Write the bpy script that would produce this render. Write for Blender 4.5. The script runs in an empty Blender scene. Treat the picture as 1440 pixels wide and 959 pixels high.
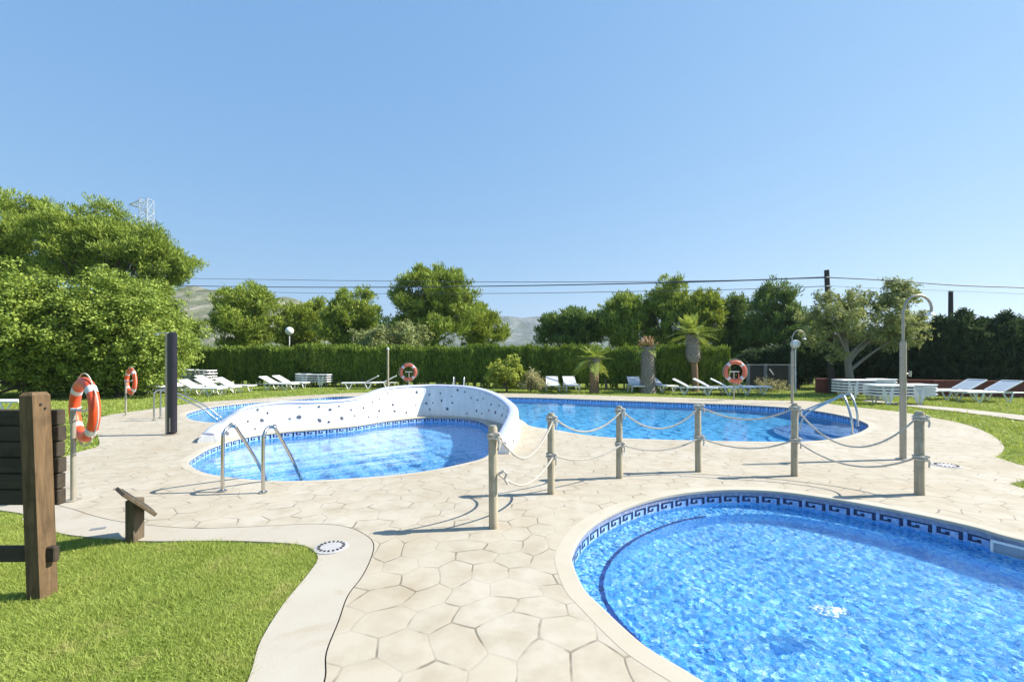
import bpy, math, random
import numpy as np
from mathutils import Vector, Matrix
from mathutils.geometry import delaunay_2d_cdt

random.seed(7)
RNG = np.random.default_rng(11)
S = bpy.context.scene
COL = S.collection
PI = math.pi
H = 1.65          # eye height
F = 640.0         # focal length in photo pixels
HY = 504.0        # horizon row


def G(px, py, z=0.0):
    Y = F * (H - z) / (py - HY)
    return ((px - 720) / F * Y, Y)


def XA(px, Y):
    return (px - 720) / F * Y


def ZA(py, Y):
    return H - (py - HY) * Y / F


# ------------------------------------------------------------------ materials
def nd(nt, typ, ins=None, **at):
    n = nt.nodes.new(typ)
    for k, v in at.items():
        setattr(n, k, v)
    for k, v in (ins or {}).items():
        s = n.inputs[k]
        if isinstance(v, bpy.types.NodeSocket):
            nt.links.new(v, s)
        else:
            s.default_value = v
    return n


def newmat(name):
    m = bpy.data.materials.new(name)
    m.use_nodes = True
    nt = m.node_tree
    nt.nodes.clear()
    out = nt.nodes.new('ShaderNodeOutputMaterial')
    return m, nt, out


def c4(c):
    return (c[0], c[1], c[2], 1.0)


def mixc(nt, fac, a, b, blend='MIX'):
    n = nt.nodes.new('ShaderNodeMix')
    n.data_type = 'RGBA'
    n.blend_type = blend
    for idx, v in ((0, fac), (6, a), (7, b)):
        s = n.inputs[idx]
        if isinstance(v, bpy.types.NodeSocket):
            nt.links.new(v, s)
        elif idx == 0:
            s.default_value = v
        else:
            s.default_value = c4(v)
    return n.outputs[2]


def ramp(nt, fac, stops, interp='LINEAR'):
    n = nt.nodes.new('ShaderNodeValToRGB')
    n.color_ramp.interpolation = interp
    e = n.color_ramp.elements
    while len(e) < len(stops):
        e.new(0.5)
    for i, (p, c) in enumerate(stops):
        e[i].position = p
        e[i].color = c4(c) if not isinstance(c, (int, float)) else (c, c, c, 1)
    nt.links.new(fac, n.inputs[0])
    return n.outputs[0]


def math_(nt, op, a, b=None, c=None, clamp=False):
    n = nt.nodes.new('ShaderNodeMath')
    n.operation = op
    n.use_clamp = clamp
    for i, v in enumerate((a, b, c)):
        if v is None:
            continue
        if isinstance(v, bpy.types.NodeSocket):
            nt.links.new(v, n.inputs[i])
        else:
            n.inputs[i].default_value = v
    return n.outputs[0]


def noise(nt, vec, scale, detail=4, rough=0.55, dist=0.0, out=0):
    n = nd(nt, 'ShaderNodeTexNoise', {'Scale': scale, 'Detail': detail, 'Roughness': rough, 'Distortion': dist})
    if vec is not None:
        nt.links.new(vec, n.inputs['Vector'])
    return n.outputs[out]


def simple(name, col, col2=None, rough=0.5, metal=0.0, scale=8.0, bump=0.0, bscale=60.0, stretch=None, spec=0.5):
    m, nt, out = newmat(name)
    tc = nd(nt, 'ShaderNodeTexCoord').outputs['Object']
    if stretch:
        mp = nd(nt, 'ShaderNodeMapping', {'Scale': stretch})
        nt.links.new(tc, mp.inputs['Vector'])
        tc = mp.outputs[0]
    b = nd(nt, 'ShaderNodeBsdfPrincipled', {'Roughness': rough, 'Metallic': metal, 'Specular IOR Level': spec})
    f = noise(nt, tc, scale, 5)
    f = ramp(nt, f, [(0.3, 0.0), (0.7, 1.0)])
    nt.links.new(mixc(nt, f, col, col2 or tuple(x * 0.8 for x in col)), b.inputs['Base Color'])
    if bump:
        bn = nd(nt, 'ShaderNodeBump', {'Strength': bump, 'Distance': 0.01, 'Height': noise(nt, tc, bscale, 4)})
        nt.links.new(bn.outputs[0], b.inputs['Normal'])
    nt.links.new(b.outputs[0], out.inputs[0])
    return m


def leafmat(name, dark, mid, light, trans=0.35, rough=0.6, dry=None, dsc=2.6, dthr=(0.56, 0.72)):
    m, nt, out = newmat(name)
    g = nd(nt, 'ShaderNodeNewGeometry')
    col = ramp(nt, g.outputs['Random Per Island'], [(0.0, dark), (0.5, mid), (1.0, light)])
    n = noise(nt, g.outputs['Position'], 0.9, 3)
    col = mixc(nt, ramp(nt, n, [(0.35, 0.0), (0.7, 0.55)]), col, light)
    if dry:
        col = mixc(nt, ramp(nt, noise(nt, g.outputs['Position'], dsc, 4, 0.65), [(dthr[0], 0.0), (dthr[1], 0.8)]), col, dry)
    d = nd(nt, 'ShaderNodeBsdfPrincipled', {'Base Color': col, 'Roughness': rough, 'Specular IOR Level': 0.25})
    t = nd(nt, 'ShaderNodeBsdfTranslucent', {'Color': mixc(nt, 0.4, col, (light[0] * 1.5, light[1] * 1.4, light[2] * 0.6))})
    mx = nd(nt, 'ShaderNodeMixShader', {0: trans, 1: d.outputs[0], 2: t.outputs[0]})
    nt.links.new(mx.outputs[0], out.inputs[0])
    return m


def woodmat(name, a, b, rough=0.8, axis='Z'):
    st = {'Z': (14, 14, 1.2), 'X': (1.2, 14, 14), 'Y': (14, 1.2, 14)}[axis]
    m, nt, out = newmat(name)
    tc = nd(nt, 'ShaderNodeTexCoord').outputs['Object']
    mp = nd(nt, 'ShaderNodeMapping', {'Scale': st})
    nt.links.new(tc, mp.inputs['Vector'])
    f = noise(nt, mp.outputs[0], 2.2, 6, 0.65, 0.6)
    f2 = noise(nt, tc, 7.0, 4)
    col = mixc(nt, ramp(nt, f, [(0.3, 0.0), (0.68, 1.0)]), a, b)
    col = mixc(nt, ramp(nt, f2, [(0.5, 0.0), (0.75, 0.6)]), col, tuple(x * 0.45 for x in a))
    bs = nd(nt, 'ShaderNodeBsdfPrincipled', {'Base Color': col, 'Roughness': rough, 'Specular IOR Level': 0.3})
    bn = nd(nt, 'ShaderNodeBump', {'Strength': 0.5, 'Distance': 0.004, 'Height': f})
    nt.links.new(bn.outputs[0], bs.inputs['Normal'])
    nt.links.new(bs.outputs[0], out.inputs[0])
    return m


def deckmat():
    m, nt, out = newmat('stamped_concrete')
    pos = nd(nt, 'ShaderNodeNewGeometry').outputs['Position']
    wob = noise(nt, pos, 1.35, 0, out=1)
    v = nd(nt, 'ShaderNodeVectorMath', {0: wob, 1: (0.5, 0.5, 0.5)}, operation='SUBTRACT')
    v = nd(nt, 'ShaderNodeVectorMath', {0: v.outputs[0], 'Scale': 0.42}, operation='SCALE')
    v = nd(nt, 'ShaderNodeVectorMath', {0: v.outputs[0], 1: pos}, operation='ADD')
    pz = nd(nt, 'ShaderNodeVectorMath', {0: v.outputs[0], 1: (3.25, 3.25, 0.0)}, operation='MULTIPLY').outputs[0]
    rr_, hh_ = (1.0, 1.7320508, 1.0), (0.5, 0.8660254, 0.0)

    def lattice(shift):
        q = nd(nt, 'ShaderNodeVectorMath', {0: pz, 1: shift}, operation='SUBTRACT').outputs[0]
        q = nd(nt, 'ShaderNodeVectorMath', {0: q, 1: rr_}, operation='DIVIDE').outputs[0]
        q = nd(nt, 'ShaderNodeVectorMath', {0: q}, operation='FRACTION').outputs[0]
        q = nd(nt, 'ShaderNodeVectorMath', {0: q, 1: rr_}, operation='MULTIPLY').outputs[0]
        q = nd(nt, 'ShaderNodeVectorMath', {0: q, 1: hh_}, operation='SUBTRACT').outputs[0]
        ln = nd(nt, 'ShaderNodeVectorMath', {0: q}, operation='LENGTH').outputs['Value']
        return q, ln
    qa, la = lattice((0, 0, 0))
    qb, lb = lattice(hh_)
    pick = math_(nt, 'LESS_THAN', la, lb)
    gv = nd(nt, 'ShaderNodeMix', {0: pick, 4: qb, 5: qa}, data_type='VECTOR').outputs[1]
    ab = nd(nt, 'ShaderNodeVectorMath', {0: gv}, operation='ABSOLUTE').outputs[0]
    dt = nd(nt, 'ShaderNodeVectorMath', {0: ab, 1: (0.5, 0.8660254, 0.0)}, operation='DOT_PRODUCT').outputs['Value']
    ax = nd(nt, 'ShaderNodeSeparateXYZ', {0: ab}).outputs[0]
    d = math_(nt, 'MULTIPLY', math_(nt, 'SUBTRACT', 0.5, math_(nt, 'MAXIMUM', dt, ax)), 0.62)
    cid = nd(nt, 'ShaderNodeVectorMath', {0: pz, 1: gv}, operation='SUBTRACT').outputs[0]
    cid = nd(nt, 'ShaderNodeVectorMath', {0: cid, 1: (0.05, 0.05, 0.05)}, operation='SNAP').outputs[0]
    vc = nd(nt, 'ShaderNodeTexWhiteNoise', {'Vector': cid}, noise_dimensions='3D')
    groove = ramp(nt, d, [(0.0, 1.0), (0.009, 0.8), (0.020, 0.0)])
    wide = ramp(nt, d, [(0.0, 1.0), (0.10, 0.0)])
    msk = ramp(nt, noise(nt, pos, 3.4, 2), [(0.46, 0.16), (0.60, 1.0)])
    line = math_(nt, 'MULTIPLY', groove, msk)
    big = noise(nt, pos, 0.55, 4)
    med = noise(nt, pos, 3.5, 6, 0.62)
    fine = noise(nt, pos, 45, 4, 0.7)
    base = mixc(nt, ramp(nt, big, [(0.35, 0.0), (0.65, 1.0)]), (0.405, 0.362, 0.282), (0.46, 0.422, 0.35))
    base = mixc(nt, ramp(nt, med, [(0.42, 0.0), (0.72, 0.75)]), base, (0.31, 0.262, 0.185))
    stn = noise(nt, pos, 0.95, 6, 0.6, 0.8)
    base = mixc(nt, ramp(nt, stn, [(0.53, 0.0), (0.72, 0.7)]), base, (0.34, 0.28, 0.19))
    cell = nd(nt, 'ShaderNodeSeparateColor', {0: vc.outputs['Color']}).outputs[0]
    base = mixc(nt, math_(nt, 'MULTIPLY', cell, 0.30), base, (0.41, 0.345, 0.255))
    base = mixc(nt, ramp(nt, fine, [(0.55, 0.0), (0.8, 0.25)]), base, (0.40, 0.34, 0.26))
    col = mixc(nt, math_(nt, 'MULTIPLY', line, 0.78), base, (0.12, 0.098, 0.07))
    b = nd(nt, 'ShaderNodeBsdfPrincipled', {'Base Color': col, 'Roughness': 0.75, 'Specular IOR Level': 0.3})
    h = math_(nt, 'SUBTRACT', math_(nt, 'MULTIPLY', med, 0.5), math_(nt, 'ADD', math_(nt, 'MULTIPLY', line, 0.8), math_(nt, 'MULTIPLY', groove, 0.12)))
    h = math_(nt, 'SUBTRACT', h, math_(nt, 'MULTIPLY', wide, 0.2))
    h = math_(nt, 'ADD', h, math_(nt, 'MULTIPLY', fine, 0.12))
    bn = nd(nt, 'ShaderNodeBump', {'Strength': 0.30, 'Distance': 0.010, 'Height': h})
    nt.links.new(bn.outputs[0], b.inputs['Normal'])
    nt.links.new(b.outputs[0], out.inputs[0])
    return m


def concretemat(name, a, b, stain):
    m, nt, out = newmat(name)
    pos = nd(nt, 'ShaderNodeNewGeometry').outputs['Position']
    big = noise(nt, pos, 1.1, 5, 0.6)
    fine = noise(nt, pos, 60, 4, 0.7)
    st = noise(nt, pos, 2.3, 5, 0.6, 0.5)
    col = mixc(nt, ramp(nt, big, [(0.35, 0.0), (0.65, 1.0)]), a, b)
    col = mixc(nt, ramp(nt, st, [(0.56, 0.0), (0.74, 0.7)]), col, stain)
    col = mixc(nt, ramp(nt, fine, [(0.55, 0.0), (0.85, 0.3)]), col, tuple(x * 0.6 for x in a))
    bs = nd(nt, 'ShaderNodeBsdfPrincipled', {'Base Color': col, 'Roughness': 0.8, 'Specular IOR Level': 0.3})
    bn = nd(nt, 'ShaderNodeBump', {'Strength': 0.35, 'Distance': 0.004, 'Height': fine})
    nt.links.new(bn.outputs[0], bs.inputs['Normal'])
    nt.links.new(bs.outputs[0], out.inputs[0])
    return m


def lawnmat():
    m, nt, out = newmat('lawn_ground')
    pos = nd(nt, 'ShaderNodeNewGeometry').outputs['Position']
    a = noise(nt, pos, 0.45, 5, 0.6)
    b = noise(nt, pos, 22, 5, 0.7)
    col = mixc(nt, ramp(nt, a, [(0.35, 0.0), (0.7, 1.0)]), (0.15, 0.21, 0.03), (0.23, 0.265, 0.055))
    col = mixc(nt, ramp(nt, b, [(0.4, 0.0), (0.7, 0.8)]), col, (0.055, 0.095, 0.014))
    bs = nd(nt, 'ShaderNodeBsdfPrincipled', {'Base Color': col, 'Roughness': 0.9, 'Specular IOR Level': 0.1})
    bn = nd(nt, 'ShaderNodeBump', {'Strength': 0.8, 'Distance': 0.03, 'Height': b})
    nt.links.new(bn.outputs[0], bs.inputs['Normal'])
    nt.links.new(bs.outputs[0], out.inputs[0])
    return m


def mosaicmat(name, stops, size=0.025, rough=0.25):
    """small square glass tiles, every tile its own blue, pale grout between them"""
    m, nt, out = newmat(name)
    g = nd(nt, 'ShaderNodeNewGeometry')
    pos = g.outputs['Position']
    sc = nd(nt, 'ShaderNodeVectorMath', {0: pos, 'Scale': 1.0 / size}, operation='SCALE').outputs[0]
    fl = nd(nt, 'ShaderNodeVectorMath', {0: sc}, operation='FLOOR').outputs[0]
    wn = nd(nt, 'ShaderNodeTexWhiteNoise', {'Vector': fl}, noise_dimensions='3D').outputs['Value']
    big = noise(nt, pos, 2.5, 3)
    f = math_(nt, 'ADD', math_(nt, 'MULTIPLY', wn, 0.8), math_(nt, 'MULTIPLY', big, 0.2))
    col = ramp(nt, f, stops)
    bs = nd(nt, 'ShaderNodeBsdfPrincipled', {'Base Color': col, 'Roughness': rough, 'Specular IOR Level': 0.4})
    nt.links.new(bs.outputs[0], out.inputs[0])
    return m


def watermat(name, tint, wave=9.0, strength=0.25):
    m, nt, out = newmat(name)
    pos = nd(nt, 'ShaderNodeNewGeometry').outputs['Position']
    bn = nd(nt, 'ShaderNodeBump', {'Strength': strength, 'Distance': 0.02, 'Height': noise(nt, pos, wave, 3, 0.6, 0.4)})
    rf = nd(nt, 'ShaderNodeBsdfRefraction', {'Color': c4(tint), 'Roughness': 0.0, 'IOR': 1.33, 'Normal': bn.outputs[0]})
    gl = nd(nt, 'ShaderNodeBsdfGlossy', {'Color': (1, 1, 1, 1), 'Roughness': 0.02, 'Normal': bn.outputs[0]})
    fr = nd(nt, 'ShaderNodeFresnel', {'IOR': 1.33, 'Normal': bn.outputs[0]})
    mx = nd(nt, 'ShaderNodeMixShader', {0: fr.outputs[0], 1: rf.outputs[0], 2: gl.outputs[0]})
    nt.links.new(mx.outputs[0], out.inputs[0])
    return m


def hillmat(name, scrub, rock, sc, thr=(0.42, 0.6)):
    m, nt, out = newmat(name)
    g = nd(nt, 'ShaderNodeNewGeometry')
    mp_ = nd(nt, 'ShaderNodeMapping', {'Vector': g.outputs['Position'], 'Scale': (1.0, 0.45, 0.4)})
    a = noise(nt, mp_.outputs[0], sc, 8, 0.7)
    nz = nd(nt, 'ShaderNodeSeparateXYZ', {0: g.outputs['Normal']}).outputs[2]
    f = math_(nt, 'ADD', a, math_(nt, 'MULTIPLY', math_(nt, 'SUBTRACT', 0.75, nz), 0.45))
    col = mixc(nt, ramp(nt, f, [(thr[0], 0.0), (thr[1], 1.0)]), scrub, rock)
    bs = nd(nt, 'ShaderNodeBsdfPrincipled', {'Base Color': col, 'Roughness': 0.95, 'Specular IOR Level': 0.1})
    bn = nd(nt, 'ShaderNodeBump', {'Strength': 0.7, 'Distance': 1.0 / sc * 0.4, 'Height': a})
    nt.links.new(bn.outputs[0], bs.inputs['Normal'])
    nt.links.new(bs.outputs[0], out.inputs[0])
    return m


def foammat():
    m, nt, out = newmat('broken_foam')
    tc = nd(nt, 'ShaderNodeTexCoord').outputs['Object']
    k = ramp(nt, noise(nt, tc, 42, 3, 0.6), [(0.46, 0.0), (0.56, 1.0)])
    d = nd(nt, 'ShaderNodeBsdfPrincipled', {'Base Color': (0.82, 0.85, 0.88, 1), 'Roughness': 0.4})
    t = nd(nt, 'ShaderNodeBsdfTransparent')
    mx = nd(nt, 'ShaderNodeMixShader', {0: math_(nt, 'MULTIPLY', k, 0.85), 1: t.outputs[0], 2: d.outputs[0]})
    nt.links.new(mx.outputs[0], out.inputs[0])
    return m


M = {
    'deck': deckmat(),
    'path': concretemat('smooth_concrete', (0.385, 0.347, 0.28), (0.425, 0.39, 0.327), (0.33, 0.265, 0.175)),
    'coping': concretemat('coping_concrete', (0.425, 0.38, 0.295), (0.475, 0.435, 0.355), (0.34, 0.285, 0.20)),
    'soil': simple('dark_soil', (0.09, 0.072, 0.05), rough=0.95, scale=30),
    'lawn': lawnmat(),
    'grass': leafmat('grass_blades', (0.085, 0.155, 0.018), (0.25, 0.345, 0.055), (0.48, 0.53, 0.145), 0.3, dry=(0.48, 0.46, 0.17)),
    'mosaic': mosaicmat('blue_mosaic', [(0.12, (0.05, 0.30, 0.74)), (0.4, (0.15, 0.53, 0.90)), (0.65, (0.28, 0.66, 0.94)), (0.88, (0.52, 0.80, 0.96))]),
    'mosaic_deep': mosaicmat('deep_mosaic', [(0.12, (0.07, 0.44, 0.84)), (0.5, (0.16, 0.60, 0.93)), (0.88, (0.30, 0.70, 0.95))], 0.03),
    'edge_tile': mosaicmat('edge_tile', [(0.1, (0.17, 0.20, 0.31)), (0.6, (0.23, 0.265, 0.38)), (0.9, (0.30, 0.33, 0.43))], 0.025, 0.35),
    'key_light': mosaicmat('key_ground_tile', [(0.1, (0.16, 0.34, 0.66)), (0.6, (0.28, 0.44, 0.72)), (0.9, (0.42, 0.54, 0.75))], 0.025, 0.3),
    'navy': simple('navy_tile', (0.006, 0.012, 0.05), (0.01, 0.02, 0.09), rough=0.25),
    'water_a': watermat('near_water', (0.96, 0.99, 1.0), 14.0, 0.25),
    'water_b': watermat('middle_water', (0.93, 0.98, 1.0), 11.0, 0.18),
    'water_c': watermat('far_water', (0.93, 0.98, 1.0), 8.0, 0.2),
    'wall_white': simple('white_render', (0.82, 0.815, 0.80), (0.68, 0.67, 0.65), rough=0.85, scale=3.2, bump=1.0, bscale=22, stretch=(2.2, 2.2, 0.8)),
    'rim': simple('pale_rim_tile', (0.42, 0.46, 0.66), (0.56, 0.58, 0.72), rough=0.4, scale=20, bump=0.3, bscale=60),
    'shard': simple('dark_shard_tile', (0.03, 0.04, 0.08), (0.16, 0.16, 0.17), rough=0.3, scale=9),
    'steel': simple('brushed_steel', (0.62, 0.60, 0.56), (0.52, 0.50, 0.46), rough=0.22, metal=1.0, scale=12),
    'grey_metal': simple('galvanised_pole', (0.42, 0.38, 0.30), (0.34, 0.31, 0.25), rough=0.45, metal=0.35, scale=14),
    'white_metal': simple('white_painted_metal', (0.75, 0.75, 0.73), (0.66, 0.66, 0.65), rough=0.45, scale=10),
    'orange': simple('orange_buoy', (0.86, 0.105, 0.022), (0.72, 0.085, 0.025), rough=0.42, scale=7),
    'orange_faded': simple('faded_orange_buoy', (0.72, 0.14, 0.07), (0.62, 0.17, 0.10), rough=0.5, scale=9),
    'white_band': simple('white_band', (0.75, 0.73, 0.70), (0.62, 0.60, 0.58), rough=0.5, scale=20),
    'rope': simple('cotton_rope', (0.62, 0.57, 0.48), (0.46, 0.42, 0.35), rough=0.9, scale=60, bump=0.8, bscale=110),
    'post_wood': woodmat('weathered_post_wood', (0.33, 0.285, 0.19), (0.47, 0.41, 0.295)),
    'brown_wood': woodmat('brown_sign_wood', (0.075, 0.048, 0.025), (0.185, 0.118, 0.060)),
    'board_wood': woodmat('board_wood', (0.040, 0.031, 0.022), (0.068, 0.053, 0.038), axis='X'),
    'old_wood': woodmat('old_lectern_wood', (0.085, 0.066, 0.042), (0.17, 0.13, 0.085)),
    'black_col': simple('black_shower_body', (0.016, 0.015, 0.022), (0.022, 0.02, 0.03), rough=0.35, scale=5),
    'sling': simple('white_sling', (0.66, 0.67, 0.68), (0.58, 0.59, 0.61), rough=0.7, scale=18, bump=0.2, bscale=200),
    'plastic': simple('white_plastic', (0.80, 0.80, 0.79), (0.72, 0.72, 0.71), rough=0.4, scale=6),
    'shade_sling': simple('shade_tinted_sling', (0.42, 0.50, 0.58), (0.36, 0.43, 0.52), rough=0.7, scale=18),  # white sling with bluish tree shade put into its colour
    'globe': simple('opal_globe', (0.82, 0.82, 0.80), (0.78, 0.78, 0.77), rough=0.25, scale=3),
    'bark': simple('grey_brown_bark', (0.16, 0.12, 0.085), (0.08, 0.06, 0.045), rough=0.95, scale=14, bump=0.9, bscale=30, stretch=(3, 3, 0.6)),
    'olive_bark': simple('pale_olive_bark', (0.27, 0.25, 0.21), (0.15, 0.135, 0.11), rough=0.95, scale=12, bump=0.9, bscale=30, stretch=(3, 3, 0.7)),
    'palm_boot': simple('grey_palm_boots', (0.36, 0.33, 0.28), (0.20, 0.18, 0.15), rough=0.95, scale=15),
    'palm_trunk': simple('brown_palm_trunk', (0.30, 0.19, 0.10), (0.18, 0.11, 0.06), rough=0.95, scale=15, bump=0.8, bscale=25),
    'cut_stub': simple('orange_cut_stubs', (0.42, 0.25, 0.11), (0.28, 0.17, 0.08), rough=0.9, scale=12),
    'pole_wood': simple('dark_pole_wood', (0.060, 0.048, 0.042), (0.035, 0.03, 0.028), rough=0.9, scale=10),
    'red_wall': simple('red_brown_wall', (0.22, 0.065, 0.045), (0.16, 0.05, 0.038), rough=0.85, scale=4, bump=0.4),
    'gate_metal': simple('grey_gate_metal', (0.20, 0.22, 0.25), (0.16, 0.17, 0.19), rough=0.5, scale=5),
    'gate_panel': simple('dark_gate_panel', (0.055, 0.05, 0.045), (0.04, 0.036, 0.034), rough=0.8, scale=5),
    'wire': simple('grey_cable', (0.07, 0.075, 0.085), rough=0.6),
    'lattice': simple('galvanised_lattice', (0.55, 0.57, 0.60), (0.48, 0.50, 0.53), rough=0.5, metal=0.2),
    'drain_white': simple('white_drain_cover', (0.44, 0.42, 0.42), (0.37, 0.36, 0.36), rough=0.6, scale=20),
    'slot': simple('dark_slot', (0.02, 0.02, 0.022), rough=0.8),
    'foam': foammat(),
    'nosing': simple('step_nosing_tile', (0.02, 0.05, 0.22), (0.03, 0.08, 0.30), rough=0.25, scale=20),
    'flap': simple('pale_skimmer_flap', (0.30, 0.36, 0.42), rough=0.4),
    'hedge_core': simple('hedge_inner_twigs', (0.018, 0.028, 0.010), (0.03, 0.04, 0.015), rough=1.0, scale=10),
    'L_broad': leafmat('broad_leaves', (0.061, 0.121, 0.022), (0.171, 0.253, 0.035), (0.374, 0.451, 0.086), 0.24),
    'L_pine': leafmat('pine_needles', (0.061, 0.108, 0.024), (0.182, 0.264, 0.040), (0.374, 0.451, 0.075), 0.24),
    'L_pine_bright': leafmat('bright_pine_needles', (0.07, 0.12, 0.018), (0.18, 0.25, 0.030), (0.35, 0.41, 0.06), 0.28),
    'L_pine_dark': leafmat('dark_pine_needles', (0.054, 0.108, 0.036), (0.108, 0.179, 0.047), (0.188, 0.268, 0.063), 0.25),
    'L_hedge': leafmat('hedge_sprays', (0.05, 0.10, 0.02), (0.11, 0.185, 0.027), (0.25, 0.33, 0.045), 0.16, dry=(0.15, 0.12, 0.055), dsc=1.3, dthr=(0.60, 0.76)),
    'L_olive': leafmat('olive_leaves', (0.141, 0.180, 0.074), (0.230, 0.279, 0.108), (0.378, 0.411, 0.164), 0.3),
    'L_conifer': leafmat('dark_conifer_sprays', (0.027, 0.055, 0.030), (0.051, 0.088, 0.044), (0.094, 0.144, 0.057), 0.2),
    'L_bush': leafmat('yellow_green_leaves', (0.169, 0.234, 0.026), (0.286, 0.351, 0.046), (0.442, 0.481, 0.091), 0.35),
    'L_dry': leafmat('dry_leaves', (0.208, 0.208, 0.091), (0.338, 0.325, 0.156), (0.494, 0.455, 0.260), 0.3),
    'L_palm': leafmat('palm_fronds', (0.179, 0.260, 0.049), (0.293, 0.381, 0.073), (0.455, 0.520, 0.130), 0.3),
    'hill': hillmat('near_hill', (0.13, 0.145, 0.085), (0.33, 0.305, 0.25), 0.13, (0.38, 0.58)),
    'mountain': hillmat('far_mountain', (0.115, 0.14, 0.11), (0.30, 0.30, 0.30), 0.03, (0.36, 0.62)),
}

# ------------------------------------------------------------------ mesh helpers
def link_mesh(name, verts, faces, material, parent=None, smooth=False):
    me = bpy.data.meshes.new(name)
    me.from_pydata([tuple(v) for v in verts], [], faces)
    me.update()
    if smooth:
        me.polygons.foreach_set('use_smooth', [True] * len(me.polygons))
    me.materials.append(material)
    o = bpy.data.objects.new(name, me)
    COL.objects.link(o)
    if parent:
        o.parent = parent
    return o


def tag(o, label=None, cat=None, group=None, kind=None):
    if label:
        o['label'] = label
    if cat:
        o['category'] = cat
    if group:
        o['group'] = group
    if kind:
        o['kind'] = kind
    return o


def thing(name, label, cat, loc, rz=0.0, group=None):
    o = bpy.data.objects.new(name, None)
    o.empty_display_size = 0.2
    COL.objects.link(o)
    o.location = loc
    o.rotation_euler = (0, 0, rz)
    return tag(o, label, cat, group)


def dup(root, loc, rz=0.0, label=None, scale=None):
    def cp(o, par):
        c = o.copy()
        COL.objects.link(c)
        if par:
            c.parent = par
        for ch in kids.get(o.name, []):
            cp(ch, c)
        return c
    kids = {}
    for ob in list(COL.objects):
        if ob.parent:
            kids.setdefault(ob.parent.name, []).append(ob)
    r = cp(root, None)
    r.location = loc
    r.rotation_euler = (0, 0, rz)
    if label:
        r['label'] = label
    if scale:
        r.scale = (scale,) * 3
    return r


class MB:
    def __init__(s):
        s.v = []
        s.f = []

    def add(s, verts, faces):
        b = len(s.v)
        s.v += [Vector(v) for v in verts]
        s.f += [tuple(i + b for i in f) for f in faces]
        return s

    def box(s, c, d, rz=0.0, bev=0.0, mat=None):
        x, y, z = (t / 2 for t in d)
        if bev <= 0:
            vs = [(sx * x, sy * y, sz * z) for sz in (-1, 1) for sx, sy in ((-1, -1), (1, -1), (1, 1), (-1, 1))]
            fs = [(3, 2, 1, 0), (4, 5, 6, 7), (0, 1, 5, 4), (1, 2, 6, 5), (2, 3, 7, 6), (3, 0, 4, 7)]
        else:
            b = bev
            ring = []
            for zz, ins in ((-z, b), (-z + b, 0), (z - b, 0), (z, b)):
                a, c_ = x - ins, y - ins
                ring.append([(-a + b, -c_, zz), (a - b, -c_, zz), (a, -c_ + b, zz), (a, c_ - b, zz),
                             (a - b, c_, zz), (-a + b, c_, zz), (-a, c_ - b, zz), (-a, -c_ + b, zz)])
            vs = [p for r in ring for p in r]
            fs = [tuple(range(7, -1, -1)), tuple(range(24, 32))]
            for k in range(3):
                for i in range(8):
                    j = (i + 1) % 8
                    fs.append((k * 8 + i, k * 8 + j, k * 8 + 8 + j, k * 8 + 8 + i))
        R = Matrix.Rotation(rz, 4, 'Z') if mat is None else mat
        return s.add([R @ Vector(v) + Vector(c) for v in vs], fs)

    def tube(s, pts, r, n=10, cap=True):
        pts = [Vector(p) for p in pts]
        rs = list(r) if hasattr(r, '__len__') else [r] * len(pts)
        vs, fs = [], []
        nrm = None
        for i, p in enumerate(pts):
            t = (pts[min(i + 1, len(pts) - 1)] - pts[max(i - 1, 0)]).normalized()
            if nrm is None:
                nrm = t.orthogonal().normalized()
            else:
                nrm = (nrm - t * nrm.dot(t))
                nrm = nrm.normalized() if nrm.length > 1e-6 else t.orthogonal().normalized()
            bi = t.cross(nrm)
            for k in range(n):
                a = 2 * PI * k / n
                vs.append(p + (nrm * math.cos(a) + bi * math.sin(a)) * rs[i])
        for i in range(len(pts) - 1):
            for k in range(n):
                j = (k + 1) % n
                fs.append((i * n + k, i * n + j, (i + 1) * n + j, (i + 1) * n + k))
        if cap:
            fs.append(tuple(range(n - 1, -1, -1)))
            fs.append(tuple((len(pts) - 1) * n + k for k in range(n)))
        return s.add(vs, fs)

    def lathe(s, prof, c=(0, 0, 0), n=24):
        vs, fs = [], []
        for (r, z) in prof:
            for k in range(n):
                a = 2 * PI * k / n
                vs.append((c[0] + r * math.cos(a), c[1] + r * math.sin(a), c[2] + z))
        for i in range(len(prof) - 1):
            for k in range(n):
                j = (k + 1) % n
                fs.append((i * n + k, i * n + j, (i + 1) * n + j, (i + 1) * n + k))
        fs.append(tuple(range(n - 1, -1, -1)))
        fs.append(tuple((len(prof) - 1) * n + k for k in range(n)))
        return s.add(vs, fs)

    def sphere(s, c, r, n=20, m=12):
        prof = [(max(1e-4, r * math.sin(PI * i / m)), -r * math.cos(PI * i / m)) for i in range(m + 1)]
        return s.lathe(prof, c, n)

    def build(s, name, material, parent=None, smooth=True):
        o = link_mesh(name, s.v, s.f, material, parent, smooth)
        if smooth:
            try:
                o.data.set_sharp_from_angle(angle=math.radians(38))
            except Exception:
                pass
        return o


def smooth_loop(pts, n=6, closed=True):
    out = []
    L = len(pts)
    rng = range(L) if closed else range(L - 1)
    for i in rng:
        if closed:
            p0, p1, p2, p3 = (pts[(i + k - 1) % L] for k in range(4))
        else:
            p0, p1, p2, p3 = (pts[min(max(i + k - 1, 0), L - 1)] for k in range(4))
        for k in range(n):
            t = k / n
            out.append(tuple(0.5 * (2 * b + (c - a) * t + (2 * a - 5 * b + 4 * c - d) * t * t + (3 * b - a - 3 * c + d) * t ** 3)
                             for a, b, c, d in zip(p0, p1, p2, p3)))
    if not closed:
        out.append(tuple(pts[-1]))
    return out


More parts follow.
